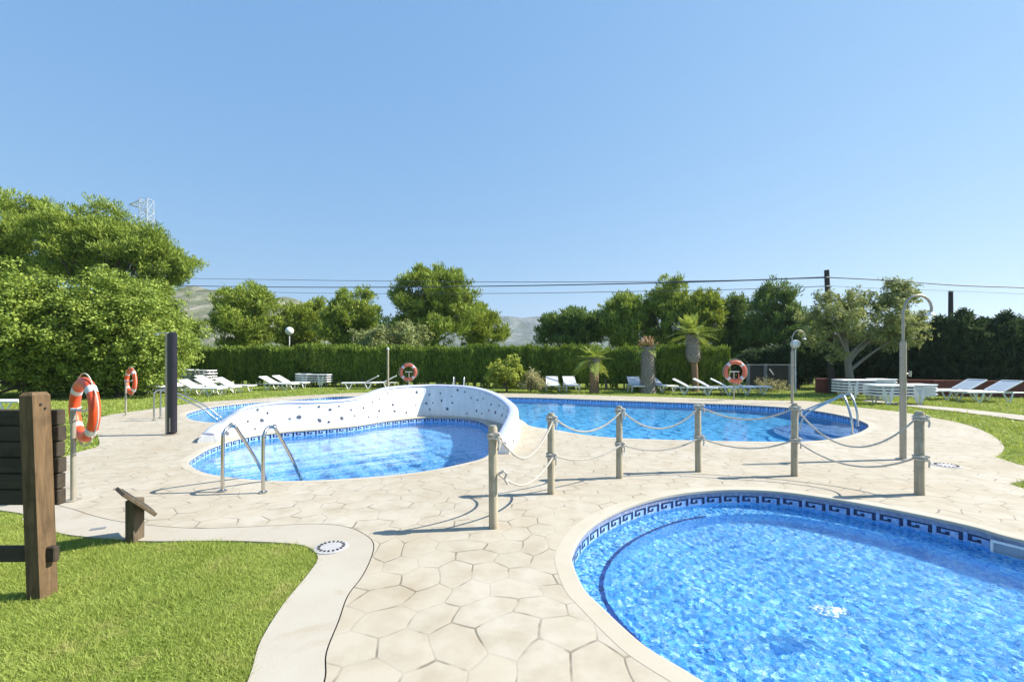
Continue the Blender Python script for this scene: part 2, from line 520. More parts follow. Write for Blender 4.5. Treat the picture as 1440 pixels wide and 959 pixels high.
def area(P):
    return 0.5 * sum(P[i][0] * P[(i + 1) % len(P)][1] - P[(i + 1) % len(P)][0] * P[i][1] for i in range(len(P)))


def ccw(P):
    return P if area(P) > 0 else P[::-1]


def inside(poly, pts):
    P = np.asarray(poly)
    x, y = pts[:, 0], pts[:, 1]
    r = np.zeros(len(pts), bool)
    j = len(P) - 1
    for i in range(len(P)):
        xi, yi = P[i]
        xj, yj = P[j]
        c = ((yi > y) != (yj > y))
        if c.any():
            r ^= c & (x < (xj - xi) * (y - yi) / ((yj - yi) or 1e-12) + xi)
        j = i
    return r


def offset(P, d):
    """offset of a ccw loop, outward for d > 0"""
    out = []
    L = len(P)
    for i in range(L):
        a, b = Vector(P[i - 1]), Vector(P[(i + 1) % L])
        t = (b - a).normalized()
        out.append((P[i][0] + t.y * d, P[i][1] - t.x * d))
    return out


def resample(P, step, closed=True):
    Q = [Vector(p) for p in P]
    if closed:
        Q.append(Q[0])
    ds = [0.0]
    for i in range(1, len(Q)):
        ds.append(ds[-1] + (Q[i] - Q[i - 1]).length)
    n = max(3, round(ds[-1] / step))
    out = []
    j = 0
    for k in range(n if closed else n + 1):
        t = ds[-1] * k / n
        while j < len(ds) - 2 and ds[j + 1] < t:
            j += 1
        u = (t - ds[j]) / max(1e-9, ds[j + 1] - ds[j])
        out.append(tuple(Q[j].lerp(Q[j + 1], u)))
    return out


def sheet(name, outer, holes, z, material, parent=None, extra=None, zfun=None):
    vs, es = [], []
    for lp in [outer] + holes:
        b = len(vs)
        vs += [Vector((p[0], p[1])) for p in lp]
        es += [(b + i, b + (i + 1) % len(lp)) for i in range(len(lp))]
    if extra is not None:
        vs += [Vector((float(p[0]), float(p[1]))) for p in extra]
    ov, oe, of, *_ = delaunay_2d_cdt(vs, es, [], 0, 1e-6)
    cen = np.array([[sum(ov[i].x for i in f) / len(f), sum(ov[i].y for i in f) / len(f)] for f in of])
    keep = inside(outer, cen)
    for h in holes:
        keep &= ~inside(h, cen)
    faces = []
    for f, k in zip(of, keep):
        if k:
            a, b, c = ov[f[0]], ov[f[1]], ov[f[2]]
            if (b - a).cross(c - a) < 0:
                f = f[::-1]
            faces.append(tuple(f))
    return link_mesh(name, [(v.x, v.y, zfun(v.x, v.y) if zfun else z) for v in ov], faces, material, parent)


def band(loop, z0, z1, closed=True, d=0.0):
    """vertical strip along a loop"""
    P = offset(loop, d) if d else loop
    n = len(P)
    vs = [(p[0], p[1], z0) for p in P] + [(p[0], p[1], z1) for p in P]
    fs = [(i, (i + 1) % n, n + (i + 1) % n, n + i) for i in range(n if closed else n - 1)]
    return vs, fs


# ------------------------------------------------------------------ camera, sky, sun
cam_d = bpy.data.cameras.new('camera')
cam = bpy.data.objects.new('camera', cam_d)
COL.objects.link(cam)
cam.location = (0, 0, H)
cam.rotation_euler = (PI / 2, 0, 0)
cam_d.sensor_width = 36
cam_d.lens = 16
cam_d.shift_y = (HY - 479.5) / 1440
cam_d.clip_start = 0.05
cam_d.clip_end = 9000
S.camera = cam

ELEV, AZ = math.radians(42), math.radians(7)
sunv = Vector((math.cos(ELEV) * math.cos(AZ), math.cos(ELEV) * math.sin(AZ), math.sin(ELEV)))
sd = bpy.data.lights.new('sun', 'SUN')
sd.energy = 4.3
sd.angle = math.radians(0.53)
sd.color = (1.0, 0.94, 0.84)
sun = bpy.data.objects.new('sun', sd)
COL.objects.link(sun)
sun.rotation_euler = sunv.to_track_quat('Z', 'Y').to_euler()
sun.location = (30, 5, 30)
sd.cycles.is_caustics_light = True

W = bpy.data.worlds.new('World')
S.world = W
W.use_nodes = True
wn = W.node_tree
wn.nodes.clear()
sky = nd(wn, 'ShaderNodeTexSky', sky_type='NISHITA', sun_disc=False)
sky.sun_elevation = ELEV
sky.sun_rotation = math.radians(90) - AZ
sky.altitude = 100
sky.air_density = 1.0
sky.dust_density = 0.0
sky.ozone_density = 2.0
# the photograph's sky is a soft, even blue: compress the sky texture's range and cool it
sp_ = nd(wn, 'ShaderNodeSeparateColor', {0: sky.outputs[0]})
ch_ = [math_(wn, 'MULTIPLY', math_(wn, 'POWER', sp_.outputs[i], e_), k_) for i, (e_, k_) in enumerate(((0.54, 0.755), (0.38, 1.31), (0.22, 2.30)))]
sc_ = nd(wn, 'ShaderNodeCombineColor', {0: ch_[0], 1: ch_[1], 2: ch_[2]})
bg = nd(wn, 'ShaderNodeBackground', {'Color': sc_.outputs[0], 'Strength': 0.115})
wo = nd(wn, 'ShaderNodeOutputWorld', {0: bg.outputs[0]})

S.view_settings.view_transform = 'Standard'
S.view_settings.look = 'None'
S.view_settings.exposure = 1.2
S.view_settings.gamma = 1.0
S.cycles.use_denoising = True
S.cycles.max_bounces = 8
S.cycles.transparent_max_bounces = 16
S.cycles.sample_clamp_indirect = 6.0

# ------------------------------------------------------------------ ground plan
near_px = [(803, 778), (821, 747), (854, 724), (902, 705), (958, 693), (1024, 688), (1090, 690), (1161, 699),
           (1232, 711), (1303, 725), (1374, 741), (1440, 759)]
A = [G(*p) for p in near_px] + [(5.25, 3.35), (5.45, 2.4), (5.1, 1.3), (4.2, 0.75), (3.1, 0.7), (2.1, 1.15), (1.45, 1.75)]
A += [G(*p) for p in [(987, 958), (968, 946), (935, 927), (902, 906), (869, 877), (840, 849), (821, 830), (807, 802)]]
A = ccw(resample(smooth_loop(A, 6), 0.05))
B = [G(*p) for p in [(264, 651), (285, 664), (330, 672), (390, 676), (450, 675), (530, 670), (600, 662), (650, 652), (684, 642),
                     (694, 627), (694, 612), (690, 601), (677, 592), (656, 588), (625, 586.5), (594, 586.5), (542, 591.5),
                     (500, 598), (448, 603), (396, 607), (344, 614), (300, 627), (275, 640)]]
B = ccw(resample(smooth_loop(B, 6), 0.08))
C = [G(*p) for p in [(729, 589), (746, 599), (782, 604.5), (823, 611.5), (865, 615.5), (928, 618), (1040, 620.5), (1106, 621),
                     (1148, 619.5), (1179, 616), (1206, 609), (1220, 602), (1222, 598.5), (1218, 594.5), (1196, 586.6),
                     (1158, 579), (1110, 573), (1043, 569), (960, 566), (844, 562), (740, 558.6), (600, 557.5), (478, 557.5),
                     (438, 559.6), (361, 565), (302, 571), (270, 578), (261, 583), (267, 589.5), (288, 593.2), (315, 594.3),
                     (345, 594), (396, 592.5), (448, 590), (500, 586), (542, 580.5), (594, 577.5), (640, 577.3), (690, 580)]]
C = ccw(resample(smooth_loop(C, 6), 0.12))

front_edge = [(-1.0, -3.0), (-1.06, 0.4), (-1.19, 1.4), (-1.29, 2.0)] + [G(*p) for p in [
    (350, 953), (367, 900), (400, 847), (433, 807), (447, 783), (432, 768), (400, 763), (333, 760), (267, 760), (197, 760),
    (110, 753), (77, 747), (33, 732), (0, 717)]] + [(-9.0, 5.6), (-14, 6.2)]
joint = [(-0.8, -3.0), (-0.82, 0.2), (-0.86, 1.3), (-0.91, 1.95)] + [G(*p) for p in [
    (457, 959), (460, 917), (477, 873), (490, 837), (510, 810), (523, 783), (526, 765), (518, 754), (497, 743), (467, 737),
    (423, 736.5), (333, 741), (267, 742), (183, 735), (133, 725), (90, 712)]] + [(-6.6, 5.75), (-9.0, 6.3), (-14, 6.9)]
left_edge = [(-14, 8.1)] + [G(*p) for p in [
    (0, 665), (60, 650), (90, 642), (115, 634), (139, 626), (137, 612), (134, 598), (146, 585), (209, 575.6), (255, 569), (300, 564.3),
    (344, 561.5), (386, 558.6), (448, 555), (511, 552), (600, 551.5), (740, 553.4), (850, 556), (960, 559), (1031, 561.8),
    (1106, 563.2), (1140, 564), (1182, 570), (1219, 574), (1265, 579), (1317, 588), (1359, 597), (1390, 609), (1407, 621),
    (1412, 629), (1407, 637), (1402, 642), (1416, 648), (1440, 654.5)]]
right_edge = [(11.0, 6.7), (16, 6.4), (16, 5.2), (9.2, 5.75)] + [G(*p) for p in [(1440, 675), (1418, 679.6), (1440, 687)]] + [(7.6, 4.6), (8.2, 2.0), (8.4, -3.0)]
fe = smooth_loop(front_edge, 5, False)
jo = smooth_loop(joint, 5, False)
le = smooth_loop(left_edge, 4, False)
outline = ccw(fe + le + right_edge)
deck_loop = ccw([(p[0], p[1]) for p in jo] + le + right_edge)
# the smooth strip ends 11 mm short of the stamped deck: a real open joint
jo_v = []
for i, p in enumerate(jo):
    a, b = Vector(jo[max(i - 1, 0)]), Vector(jo[min(i + 1, len(jo) - 1)])
    t = (b - a).normalized()
    jo_v.append((p[0] - t.y * 0.008, p[1] + t.x * 0.008))
path_loop = ccw(fe + jo_v[::-1])

BIG = 2600
tag(sheet('lawn', [(-BIG, -60), (BIG, -60), (BIG, 3000), (-BIG, 3000)], [outline], -0.02, M['lawn'],
          extra=[(x, y) for x in range(-60, 61, 20) for y in range(-40, 61, 20) if not inside(outline, np.array([[x, y]], float))[0]]),
    'green lawn around the paved pool deck', None, kind='structure')
v, f = band(outline, 0.0, -0.12)
tag(link_mesh('deck_edge', v, f, M['path']), kind='structure')
tag(sheet('deck_bed', outline, [offset(A, 0.02), offset(B, 0.02), offset(C, 0.02)], -0.014, M['soil']), kind='structure')
tag(sheet('pool_deck', deck_loop, [A, B, C], 0.0, M['deck']), 'cream stamped concrete pool deck', kind='structure')
tag(sheet('path', path_loop, [], 0.0, M['path']), 'smooth pale concrete path beside the lawn', kind='structure')
fp = [G(*p) for p in [(1214, 561.5), (1292, 570), (1349, 574.5), (1440, 584.5), (1560, 598)]]
fp2 = [G(*p) for p in [(1560, 606), (1440, 591.5), (1349, 579.5), (1292, 573.5), (1214, 564)]]
tag(sheet('footpath', ccw(fp + fp2), [], 0.012, M['path']), 'narrow pale footpath across the right lawn', kind='structure')


def coping(loop, w, z=0.0016):
    o = offset(loop, w)
    n = len(loop)
    inn = offset(loop, -0.012)
    vs = [(p[0], p[1], -0.03) for p in inn] + [(p[0], p[1], z - 0.004) for p in inn] + [(p[0], p[1], z) for p in loop] + \
         [(p[0], p[1], z) for p in o]
    fs = []
    for k in range(3):
        for i in range(n):
            j = (i + 1) % n
            fs.append((k * n + i, k * n + j, (k + 1) * n + j, (k + 1) * n + i))
    return link_mesh('coping', vs, fs, M['coping'])


tag(coping(A, 0.13), kind='structure')
tag(coping(B, 0.10), kind='structure')
tag(coping(C, 0.14), kind='structure')

KEY = ['1111110', '1000010', '1001010', '1001110', '1000000']


def key_band(loop, ztop, zbot, unit, parent, d=0.004):
    P = [Vector(p) for p in offset(loop, -d)]
    P.append(P[0])
    ds = [0.0]
    for i in range(1, len(P)):
        ds.append(ds[-1] + (P[i] - P[i - 1]).length)
    tot = ds[-1]
    n = max(4, round(tot / unit))
    u = tot / n
    xs = np.array([p.x for p in P])
    ys = np.array([p.y for p in P])
    mb = MB()
    rows = len(KEY)
    cols = len(KEY[0])
    hh = (ztop - zbot) / rows

    def at(s):
        return float(np.interp(s, ds, xs)), float(np.interp(s, ds, ys))
    for k in range(n):
        for r in range(rows):
            for c in range(cols):
                if KEY[r][c] == '1':
                    a = at(k * u + u * c / cols)
                    b = at(k * u + u * (c + 1) / cols)
                    z1, z0 = ztop - r * hh, ztop - (r + 1) * hh
                    mb.add([(a[0], a[1], z0), (b[0], b[1], z0), (b[0], b[1], z1), (a[0], a[1], z1)], [(0, 1, 2, 3)])
    return mb.build('key_tiles', M['navy'], parent, smooth=False)


def waves(scale, amp, seed):
    r = np.random.default_rng(seed)
    k = [(r.normal(0, 1), r.normal(0, 1), r.uniform(0, 6.28), r.uniform(0.6, 1.6)) for _ in range(14)]

    def fn(x, y):
        s = 0.0
        for a, b, ph, m in k:
            s += math.sin((a * x + b * y) * scale * m + ph) / m
        return amp * s / 4
    return fn


def pool(loop, wz, ez, depth, floor_mat, water_mat, label, unit, wave, step=None):
    """basin: edge tile, key border, mosaic wall and floor; water is its own sheet"""
    v, f = band(loop, wz - 0.004, -depth)
    n = len(loop)
    vs = list(v)
    fs = [tuple(x) for x in f]
    if step:                                  # a submerged ledge with a dark nosing, then the deeper floor
        s_in = offset(loop, -step[0])
        s_in = smooth_loop(resample(s_in, 0.35), 5)
        b = band(s_in, -step[1], -depth)
        basin = link_mesh('pool_basin', vs + b[0], fs + [tuple(i + len(vs) for i in q) for q in b[1]], floor_mat)
        sheet('ledge', loop, [s_in], -step[1], floor_mat, basin)
        sheet('pool_floor', s_in, [], -depth, floor_mat, basin)
        nz = [p for p in s_in]
        i0 = min(range(len(nz)), key=lambda i: nz[i][0] + 0.25 * nz[i][1])
        o2 = offset(nz, 0.038)
        vs2, fs2 = [], []
        m = len(nz)
        span = [(i0 + k) % m for k in range(-int(m * step[2]), int(m * step[3]))]
        for a, b2 in zip(span[:-1], span[1:]):
            q = len(vs2)
            vs2 += [(*nz[a], -step[1] + 0.004), (*nz[b2], -step[1] + 0.004), (*o2[b2], -step[1] + 0.004), (*o2[a], -step[1] + 0.004)]
            fs2.append((q, q + 1, q + 2, q + 3))
        link_mesh('step_nosing', vs2, fs2, M['nosing'], basin)
    else:
        basin = link_mesh('pool_basin', vs, fs, floor_mat)
        sheet('pool_floor', loop, [], -depth, floor_mat, basin)
    tag(basin, label, kind='structure')
    v, f = band(loop, 0.0, ez)
    link_mesh('edge_tiles', v, f, M['edge_tile'], basin)
    v, f = band(loop, ez, wz - 0.004, d=-0.001)
    link_mesh('border_tiles', v, f, M['key_light'], basin)
    key_band(loop, ez - 0.002, wz + 0.006, unit, basin)
    sp, wk, wa = wave
    xs_, ys_ = [p[0] for p in loop], [p[1] for p in loop]
    gx, gy = np.meshgrid(np.arange(min(xs_), max(xs_), sp), np.arange(min(ys_), max(ys_), sp))
    g = np.stack([gx.ravel(), gy.ravel()], 1)
    g = g + RNG.uniform(-.2, .2, g.shape) * sp
    g = g[inside(offset(loop, -sp * 0.6), g)]
    g = g[np.abs(g[:, 0]) < 1.25 * g[:, 1] + 0.8]
    fn = waves(wk, wa, int(depth * 100))
    w = sheet('pool_water', loop, [], wz, water_mat, extra=g, zfun=lambda x, y: wz + fn(x, y))
    w.data.polygons.foreach_set('use_smooth', [True] * len(w.data.polygons))
    w.cycles.is_caustics_caster = True
    for ch in [basin] + [c for c in COL.objects if c.parent == basin]:
        ch.cycles.is_caustics_receiver = True
    tag(w, kind='structure')
    return basin


pool(A, -0.172, -0.078, 0.62, M['mosaic'], M['water_a'], 'near blue mosaic children pool', 0.235, (0.020, 58.0, 0.0010), (0.27, 0.32, 0.20, 0.10))
pool(B, -0.13, -0.03, 0.95, M['mosaic'], M['water_b'], 'middle pool below the white wall', 0.24, (0.06, 16.0, 0.0030))
basin_c = pool(C, -0.12, -0.03, 1.1, M['mosaic_deep'], M['water_c'], 'large far pool behind the white wall', 0.26, (0.10, 12.0, 0.0030))

# curved steps in the right end of the far pool
for k, (r, z) in enumerate([(0.75, -0.33), (1.15, -0.58), (1.55, -0.83)]):
    cx, cy = G(1221, 601)
    pts = [(cx + r * 1.25 * math.cos(a), cy + r * 1.35 * math.sin(a)) for a in np.linspace(0, 2 * PI, 40, endpoint=False)]
    pts = [p for p in pts if inside(offset(C, -0.015), np.array([p]))[0]]
    ang = sorted(pts, key=lambda p: math.atan2(p[1] - cy, -(p[0] - cx)))
    edge = [p for p in offset(C, -0.012) if math.hypot((p[0] - cx) / 1.25, (p[1] - cy) / 1.35) < r]
    allp = np.array(ang + edge)
    c0 = allp.mean(0)
    lp = [tuple(map(float, p)) for p in sorted(allp.tolist(), key=lambda p: math.atan2(p[1] - c0[1], p[0] - c0[0]))]
    sheet('pool_step', lp, [], z, M['key_light'], basin_c)
    v, f = band(lp, z - 0.001, z - 0.26)
    link_mesh('pool_step_riser', v, f, M['mosaic_deep'], basin_c)

for c_ in COL.objects:
    if c_.parent == basin_c:
        c_.cycles.is_caustics_receiver = True

# ------------------------------------------------------------------ curving white wall
wp = [(292, 622, .18), (303, 616, .26), (322, 613, .42), (346, 610, .60), (396, 604.5, .665), (448, 600.5, .635), (500, 595.5, .665),
      (542, 589, .86), (594, 584, .89), (625, 584, .89), (658, 585.5, .865), (683, 588, .79), (704, 592, .66), (718, 597.5, .52),
      (722, 605, .47), (719, 615, .42), (712, 627, .34), (703, 638, .22)]
wc = [(*G(a, b), h) for a, b, h in wp]
wc = smooth_loop(wc, 8, False)
wall = thing('pool_wall', 'white curving wall inlaid with dark tile shards behind the middle pool', 'wall', (wc[0][0], wc[0][1], 0))
ox, oy = wc[0][0], wc[0][1]
wv, wf, rv, rf = [], [], [], []
NW = 8
fr = []
for i, p in enumerate(wc):
    a, b = wc[max(i - 1, 0)], wc[min(i + 1, len(wc) - 1)]
    t = Vector((b[0] - a[0], b[1] - a[1])).normalized()
    nrm = Vector((-t.y, t.x))                     # left of travel: away from the pool
    fr.append((Vector((p[0], p[1])), nrm, p[2]))
    hw, tw = 0.17, 0.105
    h = p[2]
    prof = [(-hw, -0.05), (-hw * 0.97, 0.05), (-tw, h - 0.045), (tw, h - 0.045), (hw * 0.97, 0.05), (hw, -0.05)]
    for d, z in prof:
        wv.append((p[0] + nrm.x * d - ox, p[1] + nrm.y * d - oy, z))
    for k in range(9):
        ang = PI * k / 8
        d = -math.cos(ang) * (tw + 0.015)
        z = h - 0.045 + math.sin(ang) * 0.05
        rv.append((p[0] + nrm.x * d - ox, p[1] + nrm.y * d - oy, z))
m = len(wc)
for i in range(m - 1):
    for k in range(5):
        wf.append((i * 6 + k, (i + 1) * 6 + k, (i + 1) * 6 + k + 1, i * 6 + k + 1)[::-1])
    for k in range(8):
        rf.append((i * 9 + k, (i + 1) * 9 + k, (i + 1) * 9 + k + 1, i * 9 + k + 1)[::-1])
    rf.append((i * 9 + 8, (i + 1) * 9 + 8, (i + 1) * 9, i * 9)[::-1])
wf += [tuple(range(6)), tuple((m - 1) * 6 + k for k in range(5, -1, -1))]
rf += [tuple(range(9)), tuple((m - 1) * 9 + k for k in range(8, -1, -1))]
link_mesh('wall_body', wv, wf, M['wall_white'], wall)
link_mesh('rim', rv, rf, M['rim'], wall, True)
r = random.Random(5)
mb = MB()
placed = []
cum = [0]
for i in range(1, m):
    cum.append(cum[-1] + (fr[i][0] - fr[i - 1][0]).length)
for _ in range(1500):
    if len(placed) > 105:
        break
    s = r.uniform(0.3, cum[-1] - 0.3)
    i = max(k for k in range(m - 1) if cum[k] <= s)
    u = (s - cum[i]) / max(1e-6, cum[i + 1] - cum[i])
    c = fr[i][0].lerp(fr[i + 1][0], u)
    nr = fr[i][1].lerp(fr[i + 1][1], u).normalized()
    h = fr[i][2] * (1 - u) + fr[i + 1][2] * u
    side = -1 if r.random() < 0.74 else 1
    z = r.uniform(0.08, max(0.1, h - 0.09))
    if any(abs(s - q[0]) < 0.2 and abs(z - q[1]) < 0.15 and q[2] == side for q in placed):
        continue
    placed.append((s, z, side))
    tt = (z - 0.05) / max(0.05, h - 0.095)
    d = (0.165 * (1 - tt) + 0.105 * tt) + 0.009
    t = Vector((nr.y, -nr.x))
    rad = r.uniform(0.020, 0.040) * (1.25 if z < 0.3 else 1)
    ph = r.uniform(0, 6)
    pts, back = [], []
    k = r.choice((4, 5, 5, 6))
    for q in range(k):
        a = ph + 2 * PI * q / k + r.uniform(-.25, .25)
        rr = rad * r.uniform(0.7, 1.25)
        w_, zz = math.cos(a) * rr, math.sin(a) * rr
        slope = -(0.06 / max(0.1, h - 0.095)) * zz
        dd = side * (d + slope)
        pts.append((c.x + nr.x * dd + t.x * w_ - ox, c.y + nr.y * dd + t.y * w_ - oy, z + zz))
        db = side * (d + slope - 0.02)
        back.append((c.x + nr.x * db + t.x * w_ - ox, c.y + nr.y * db + t.y * w_ - oy, z + zz))
    fs = [tuple(range(k)) if side < 0 else tuple(range(k - 1, -1, -1))]
    fs += [(q, (q + 1) % k, k + (q + 1) % k, k + q) for q in range(k)]
    mb.add(pts + back, fs)
mb.build('tile_inlay', M['shard'], wall, smooth=False)

# ------------------------------------------------------------------ rope fence
posts_px = [(694, 742, 600), (775, 694, 582), (871, 672, 572), (982, 663, 570), (1117, 669, 568), (1293, 695, 580)]
plab = ['rope fence post nearest the camera, beside the end of the white wall', 'second rope post from the left, thin and round with a knot at mid height',
        'third rope post from the left, in front of the middle of the far pool', 'fourth rope post from the left, farthest back before the far pool',
        'fifth rope post from the left, in front of the pool handrails', 'thick rope post at the right end of the rope fence beside the shower']
PP = []
for i, (px, py, pt) in enumerate(posts_px):
    x, y = G(px, py)
    h = ZA(pt, y)
    rr = 0.052 if i == 5 else 0.045
    PP.append((x, y, h, rr))
    t = thing('rope_post', plab[i], 'post', (x, y, 0), group='wooden posts of the rope fence')
    t.rotation_euler = (random.uniform(-.008, .008), random.uniform(-.01, .01), random.uniform(0, 6.2) * 0)
    MB().lathe([(rr * 1.03, 0), (rr, 0.03), (rr * 0.98, h - 0.02), (rr * 0.86, h)], n=18).build('shaft', M['post_wood'], t)
    MB().lathe([(rr * 0.80, h - 0.004), (rr * 0.78, h + 0.012), (rr * 0.45, h + 0.016)], n=14).build('cap', M['grey_metal'], t)
    MB().tube([(0, -rr - 0.004, h * 0.92), (0, -rr - 0.018, h * 0.92)], 0.012, 8).build('eye_bolt', M['steel'], t)


def rope(hts, sags, name, label, knot_posts, tail):
    t = thing(name, label, 'rope', (PP[0][0], PP[0][1], 0))
    o = Vector((PP[0][0], PP[0][1], 0))
    for i in range(5):
        a = Vector((PP[i][0], PP[i][1], hts[i]))
        b = Vector((PP[i + 1][0], PP[i + 1][1], hts[i + 1]))
        d = (b - a)
        dh = Vector((d.x, d.y, 0)).normalized()
        side = Vector((dh.y, -dh.x, 0))
        a = a + dh * (PP[i][3] - 0.01) * 0.6 + side * PP[i][3] * 0.8
        b = b - dh * (PP[i + 1][3] - 0.01) * 0.6 + side * PP[i + 1][3] * 0.8
        pts = []
        for k in range(141):
            u = k / 140
            p = a.lerp(b, u) - o
            p.z -= sags[i] * (1 - (2 * u - 1) ** 2)
            p += side * 0.012 * math.sin(u * 7 + i)
            pts.append(p)
        strands = MB()
        ln_ = (b - a).length * 1.08
        for q in range(3):
            sp_ = []
            for k, p in enumerate(pts):
                tg = (pts[min(k + 1, 140)] - pts[max(k - 1, 0)]).normalized()
                up_ = (Vector((0, 0, 1)) - tg * tg.z).normalized()
                bi_ = tg.cross(up_)
                an = 2 * PI * q / 3 + 2 * PI * (k / 140) * ln_ / 0.085
                sp_.append(p + (up_ * math.cos(an) + bi_ * math.sin(an)) * 0.0060)
            strands.tube(sp_, 0.0068, 6)
        strands.build('rope_span', M['rope'], t)
    for i in knot_posts:
        mb = MB()
        for dz in (-0.017, 0.014):
            ring = [(PP[i][0] - o.x + (PP[i][3] + 0.009) * math.cos(a), PP[i][1] - o.y + (PP[i][3] + 0.009) * math.sin(a), hts[i] + dz) for a in np.linspace(0, 2 * PI, 19)]
            mb.tube(ring, 0.0125, 8, cap=False)
        c = Vector((PP[i][0] - o.x + PP[i][3] * 0.8, PP[i][1] - o.y - PP[i][3] * 0.85, hts[i]))
        mb.tube([c + Vector((0.03 * math.cos(a), -0.012, 0.03 * math.sin(a))) for a in np.linspace(0.3, 5.6, 9)], 0.014, 8)
        mb.tube([c, c + Vector((0.025, -0.02, -0.05)), c + Vector((0.015, -0.02, -0.11))], [0.014, 0.013, 0.010], 8)
        mb.build('knot', M['rope'], t)
    if tail:
        mb = MB()
        x0 = Vector((0.05, -0.02, hts[0]))
        mb.tube([x0 + Vector(p) for p in tail], 0.014, 8)
        mb.build('loose_end', M['rope'], t)


rope([0.90, 0.92, 0.93, 0.95, 0.955, 0.93], [0.34, 0.22, 0.28, 0.17, 0.44], 'fence_rope', 'upper of the two thick pale ropes strung between the posts', range(6),
     [(0, 0, 0), (0.03, -0.01, -0.03), (0.01, -0.02, -0.09), (-0.005, -0.02, -0.14)])
rope([0.53, 0.47, 0.47, 0.50, 0.505, 0.45], [0.22, 0.12, 0.13, 0.13, 0.22], 'fence_rope', 'lower of the two pale ropes, slung at mid height of the posts', range(1, 6),
     [(0, 0, 0), (0.05, 0, 0.03), (0.08, 0, 0), (0.06, 0.0, -0.05), (0.09, 0, -0.1)])

# ------------------------------------------------------------------ lifebuoys on their stands
def ring_mesh(R, r_, a0, a1, n, k=14):
    vs, fs = [], []
    full = abs(a1 - a0 - 2 * PI) < 1e-6
    cnt = n if full else n + 1
    for i in range(cnt):
        a = a0 + (a1 - a0) * i / n
        for j in range(k):
            b = 2 * PI * j / k
            q = R + r_ * math.cos(b)
            vs.append((q * math.cos(a), r_ * math.sin(b) * 0.8, q * math.sin(a)))
    for i in range(n):
        for j in range(k):
            j2 = (j + 1) % k
            i2 = (i + 1) % cnt if full else i + 1
            fs.append((i * k + j, i * k + j2, i2 * k + j2, i2 * k + j)[::-1])
    return vs, fs


def lifebuoy(x, y, zc, Ro, yaw, label, mat, tilt=0.0):
    t = thing('lifebuoy', label, 'lifebuoy', (x, y, zc), yaw, 'lifebuoys hung around the pools')
    t.rotation_euler = (tilt, 0, yaw)
    rt = Ro * 0.175
    R = Ro - rt
    v, f = ring_mesh(R, rt, 0, 2 * PI, 56)
    link_mesh('float_ring', v, f, M[mat], t, True)
    for k in range(4):
        a = PI / 4 + k * PI / 2
        v, f = ring_mesh(R, rt * 1.035, a - 0.13, a + 0.13, 5)
        link_mesh('white_band', v, f, M['white_band'], t, True)
    mb = MB()
    for k in range(4):
        a0 = PI / 4 + k * PI / 2 + 0.1
        a1 = a0 + PI / 2 - 0.2
        pts = []
        for q in range(13):
            u = q / 12
            a = a0 + (a1 - a0) * u
            rr = Ro + 0.008 + 0.035 * math.sin(PI * u)
            pts.append((rr * math.cos(a), 0, rr * math.sin(a)))
        mb.tube(pts, 0.008, 6)
    mb.build('grab_line', M['rope'], t)
    return t


def buoy_stand(x, y, zc, R, yaw, label, bar_gap):
    t = thing('buoy_stand', label, 'stand', (x, y, 0), yaw, 'metal poles that hold the lifebuoys')
    MB().tube([(0, 0, 0.008), (0, 0, zc + 0.02)], 0.026, 14).build('pole', M['grey_metal'], t)
    MB().lathe([(0.075, 0.0), (0.075, 0.012), (0.035, 0.018)], n=18).build('base_plate', M['grey_metal'], t)
    MB().box((0, bar_gap * 0.5, zc + 0.02), (R * 0.8, 0.03, 0.03), bev=0.006).build('crossbar', M['white_metal'], t, False)
    for s in (-1, 1):
        MB().tube([(s * R * 0.38, bar_gap * 0.5, zc + 0.02), (s * R * 0.38, bar_gap, zc + 0.01), (s * R * 0.38, bar_gap + 0.06, zc + 0.04)], 0.009, 6).build('hook', M['white_metal'], t)


bx, by = G(103, 704)
yaw1 = math.radians(-31)
buoy_stand(bx, by, 1.03, 0.385, yaw1, 'tall metal pole behind the wooden sign, holding the nearest lifebuoy', 0.055)
d1 = Vector((math.sin(-yaw1), math.cos(yaw1)))
lifebuoy(bx + d1.x * 0.12 - 0.03, by + d1.y * 0.12, 1.045, 0.385, yaw1, 'large bright orange lifebuoy seen edge-on beside the wooden sign', 'orange')
bx, by = G(177, 584)
buoy_stand(bx, by, 0.98, 0.38, math.radians(-30), 'metal pole on the left deck edge under the broadleaf trees', 0.05)
lifebuoy(bx + 0.06, by + 0.10, 0.985, 0.385, math.radians(-33), 'orange lifebuoy at the far left in front of the leafy trees', 'orange')
bx, by = XA(575, 21.3), 21.3
buoy_stand(bx, by, 1.0, 0.40, PI, 'thin pole behind the white wall with a round buoy on top', 0.05)
lifebuoy(bx, by - 0.11, 1.01, 0.40, PI, 'small faded orange lifebuoy showing above the white wall before the hedge', 'orange_faded')
bx, by = G(1032, 562.2)
buoy_stand(bx, by, 1.10, 0.44, PI, 'pale pole with crossbar on the far deck edge, right of the palms', 0.05)
lifebuoy(bx, by - 0.11, 1.13, 0.45, PI, 'faded red and white lifebuoy facing the big pool, right of the palms', 'orange_faded')
t = thing('rope_bag', 'small red throw bag hanging below the lifebuoy right of the palms', 'bag', (bx + 0.2, by + 0.02, 0.62))
MB().lathe([(0.03, 0), (0.055, 0.02), (0.055, 0.15), (0.025, 0.19), (0.008, 0.46)], n=12).build('bag_body', M['orange_faded'], t)

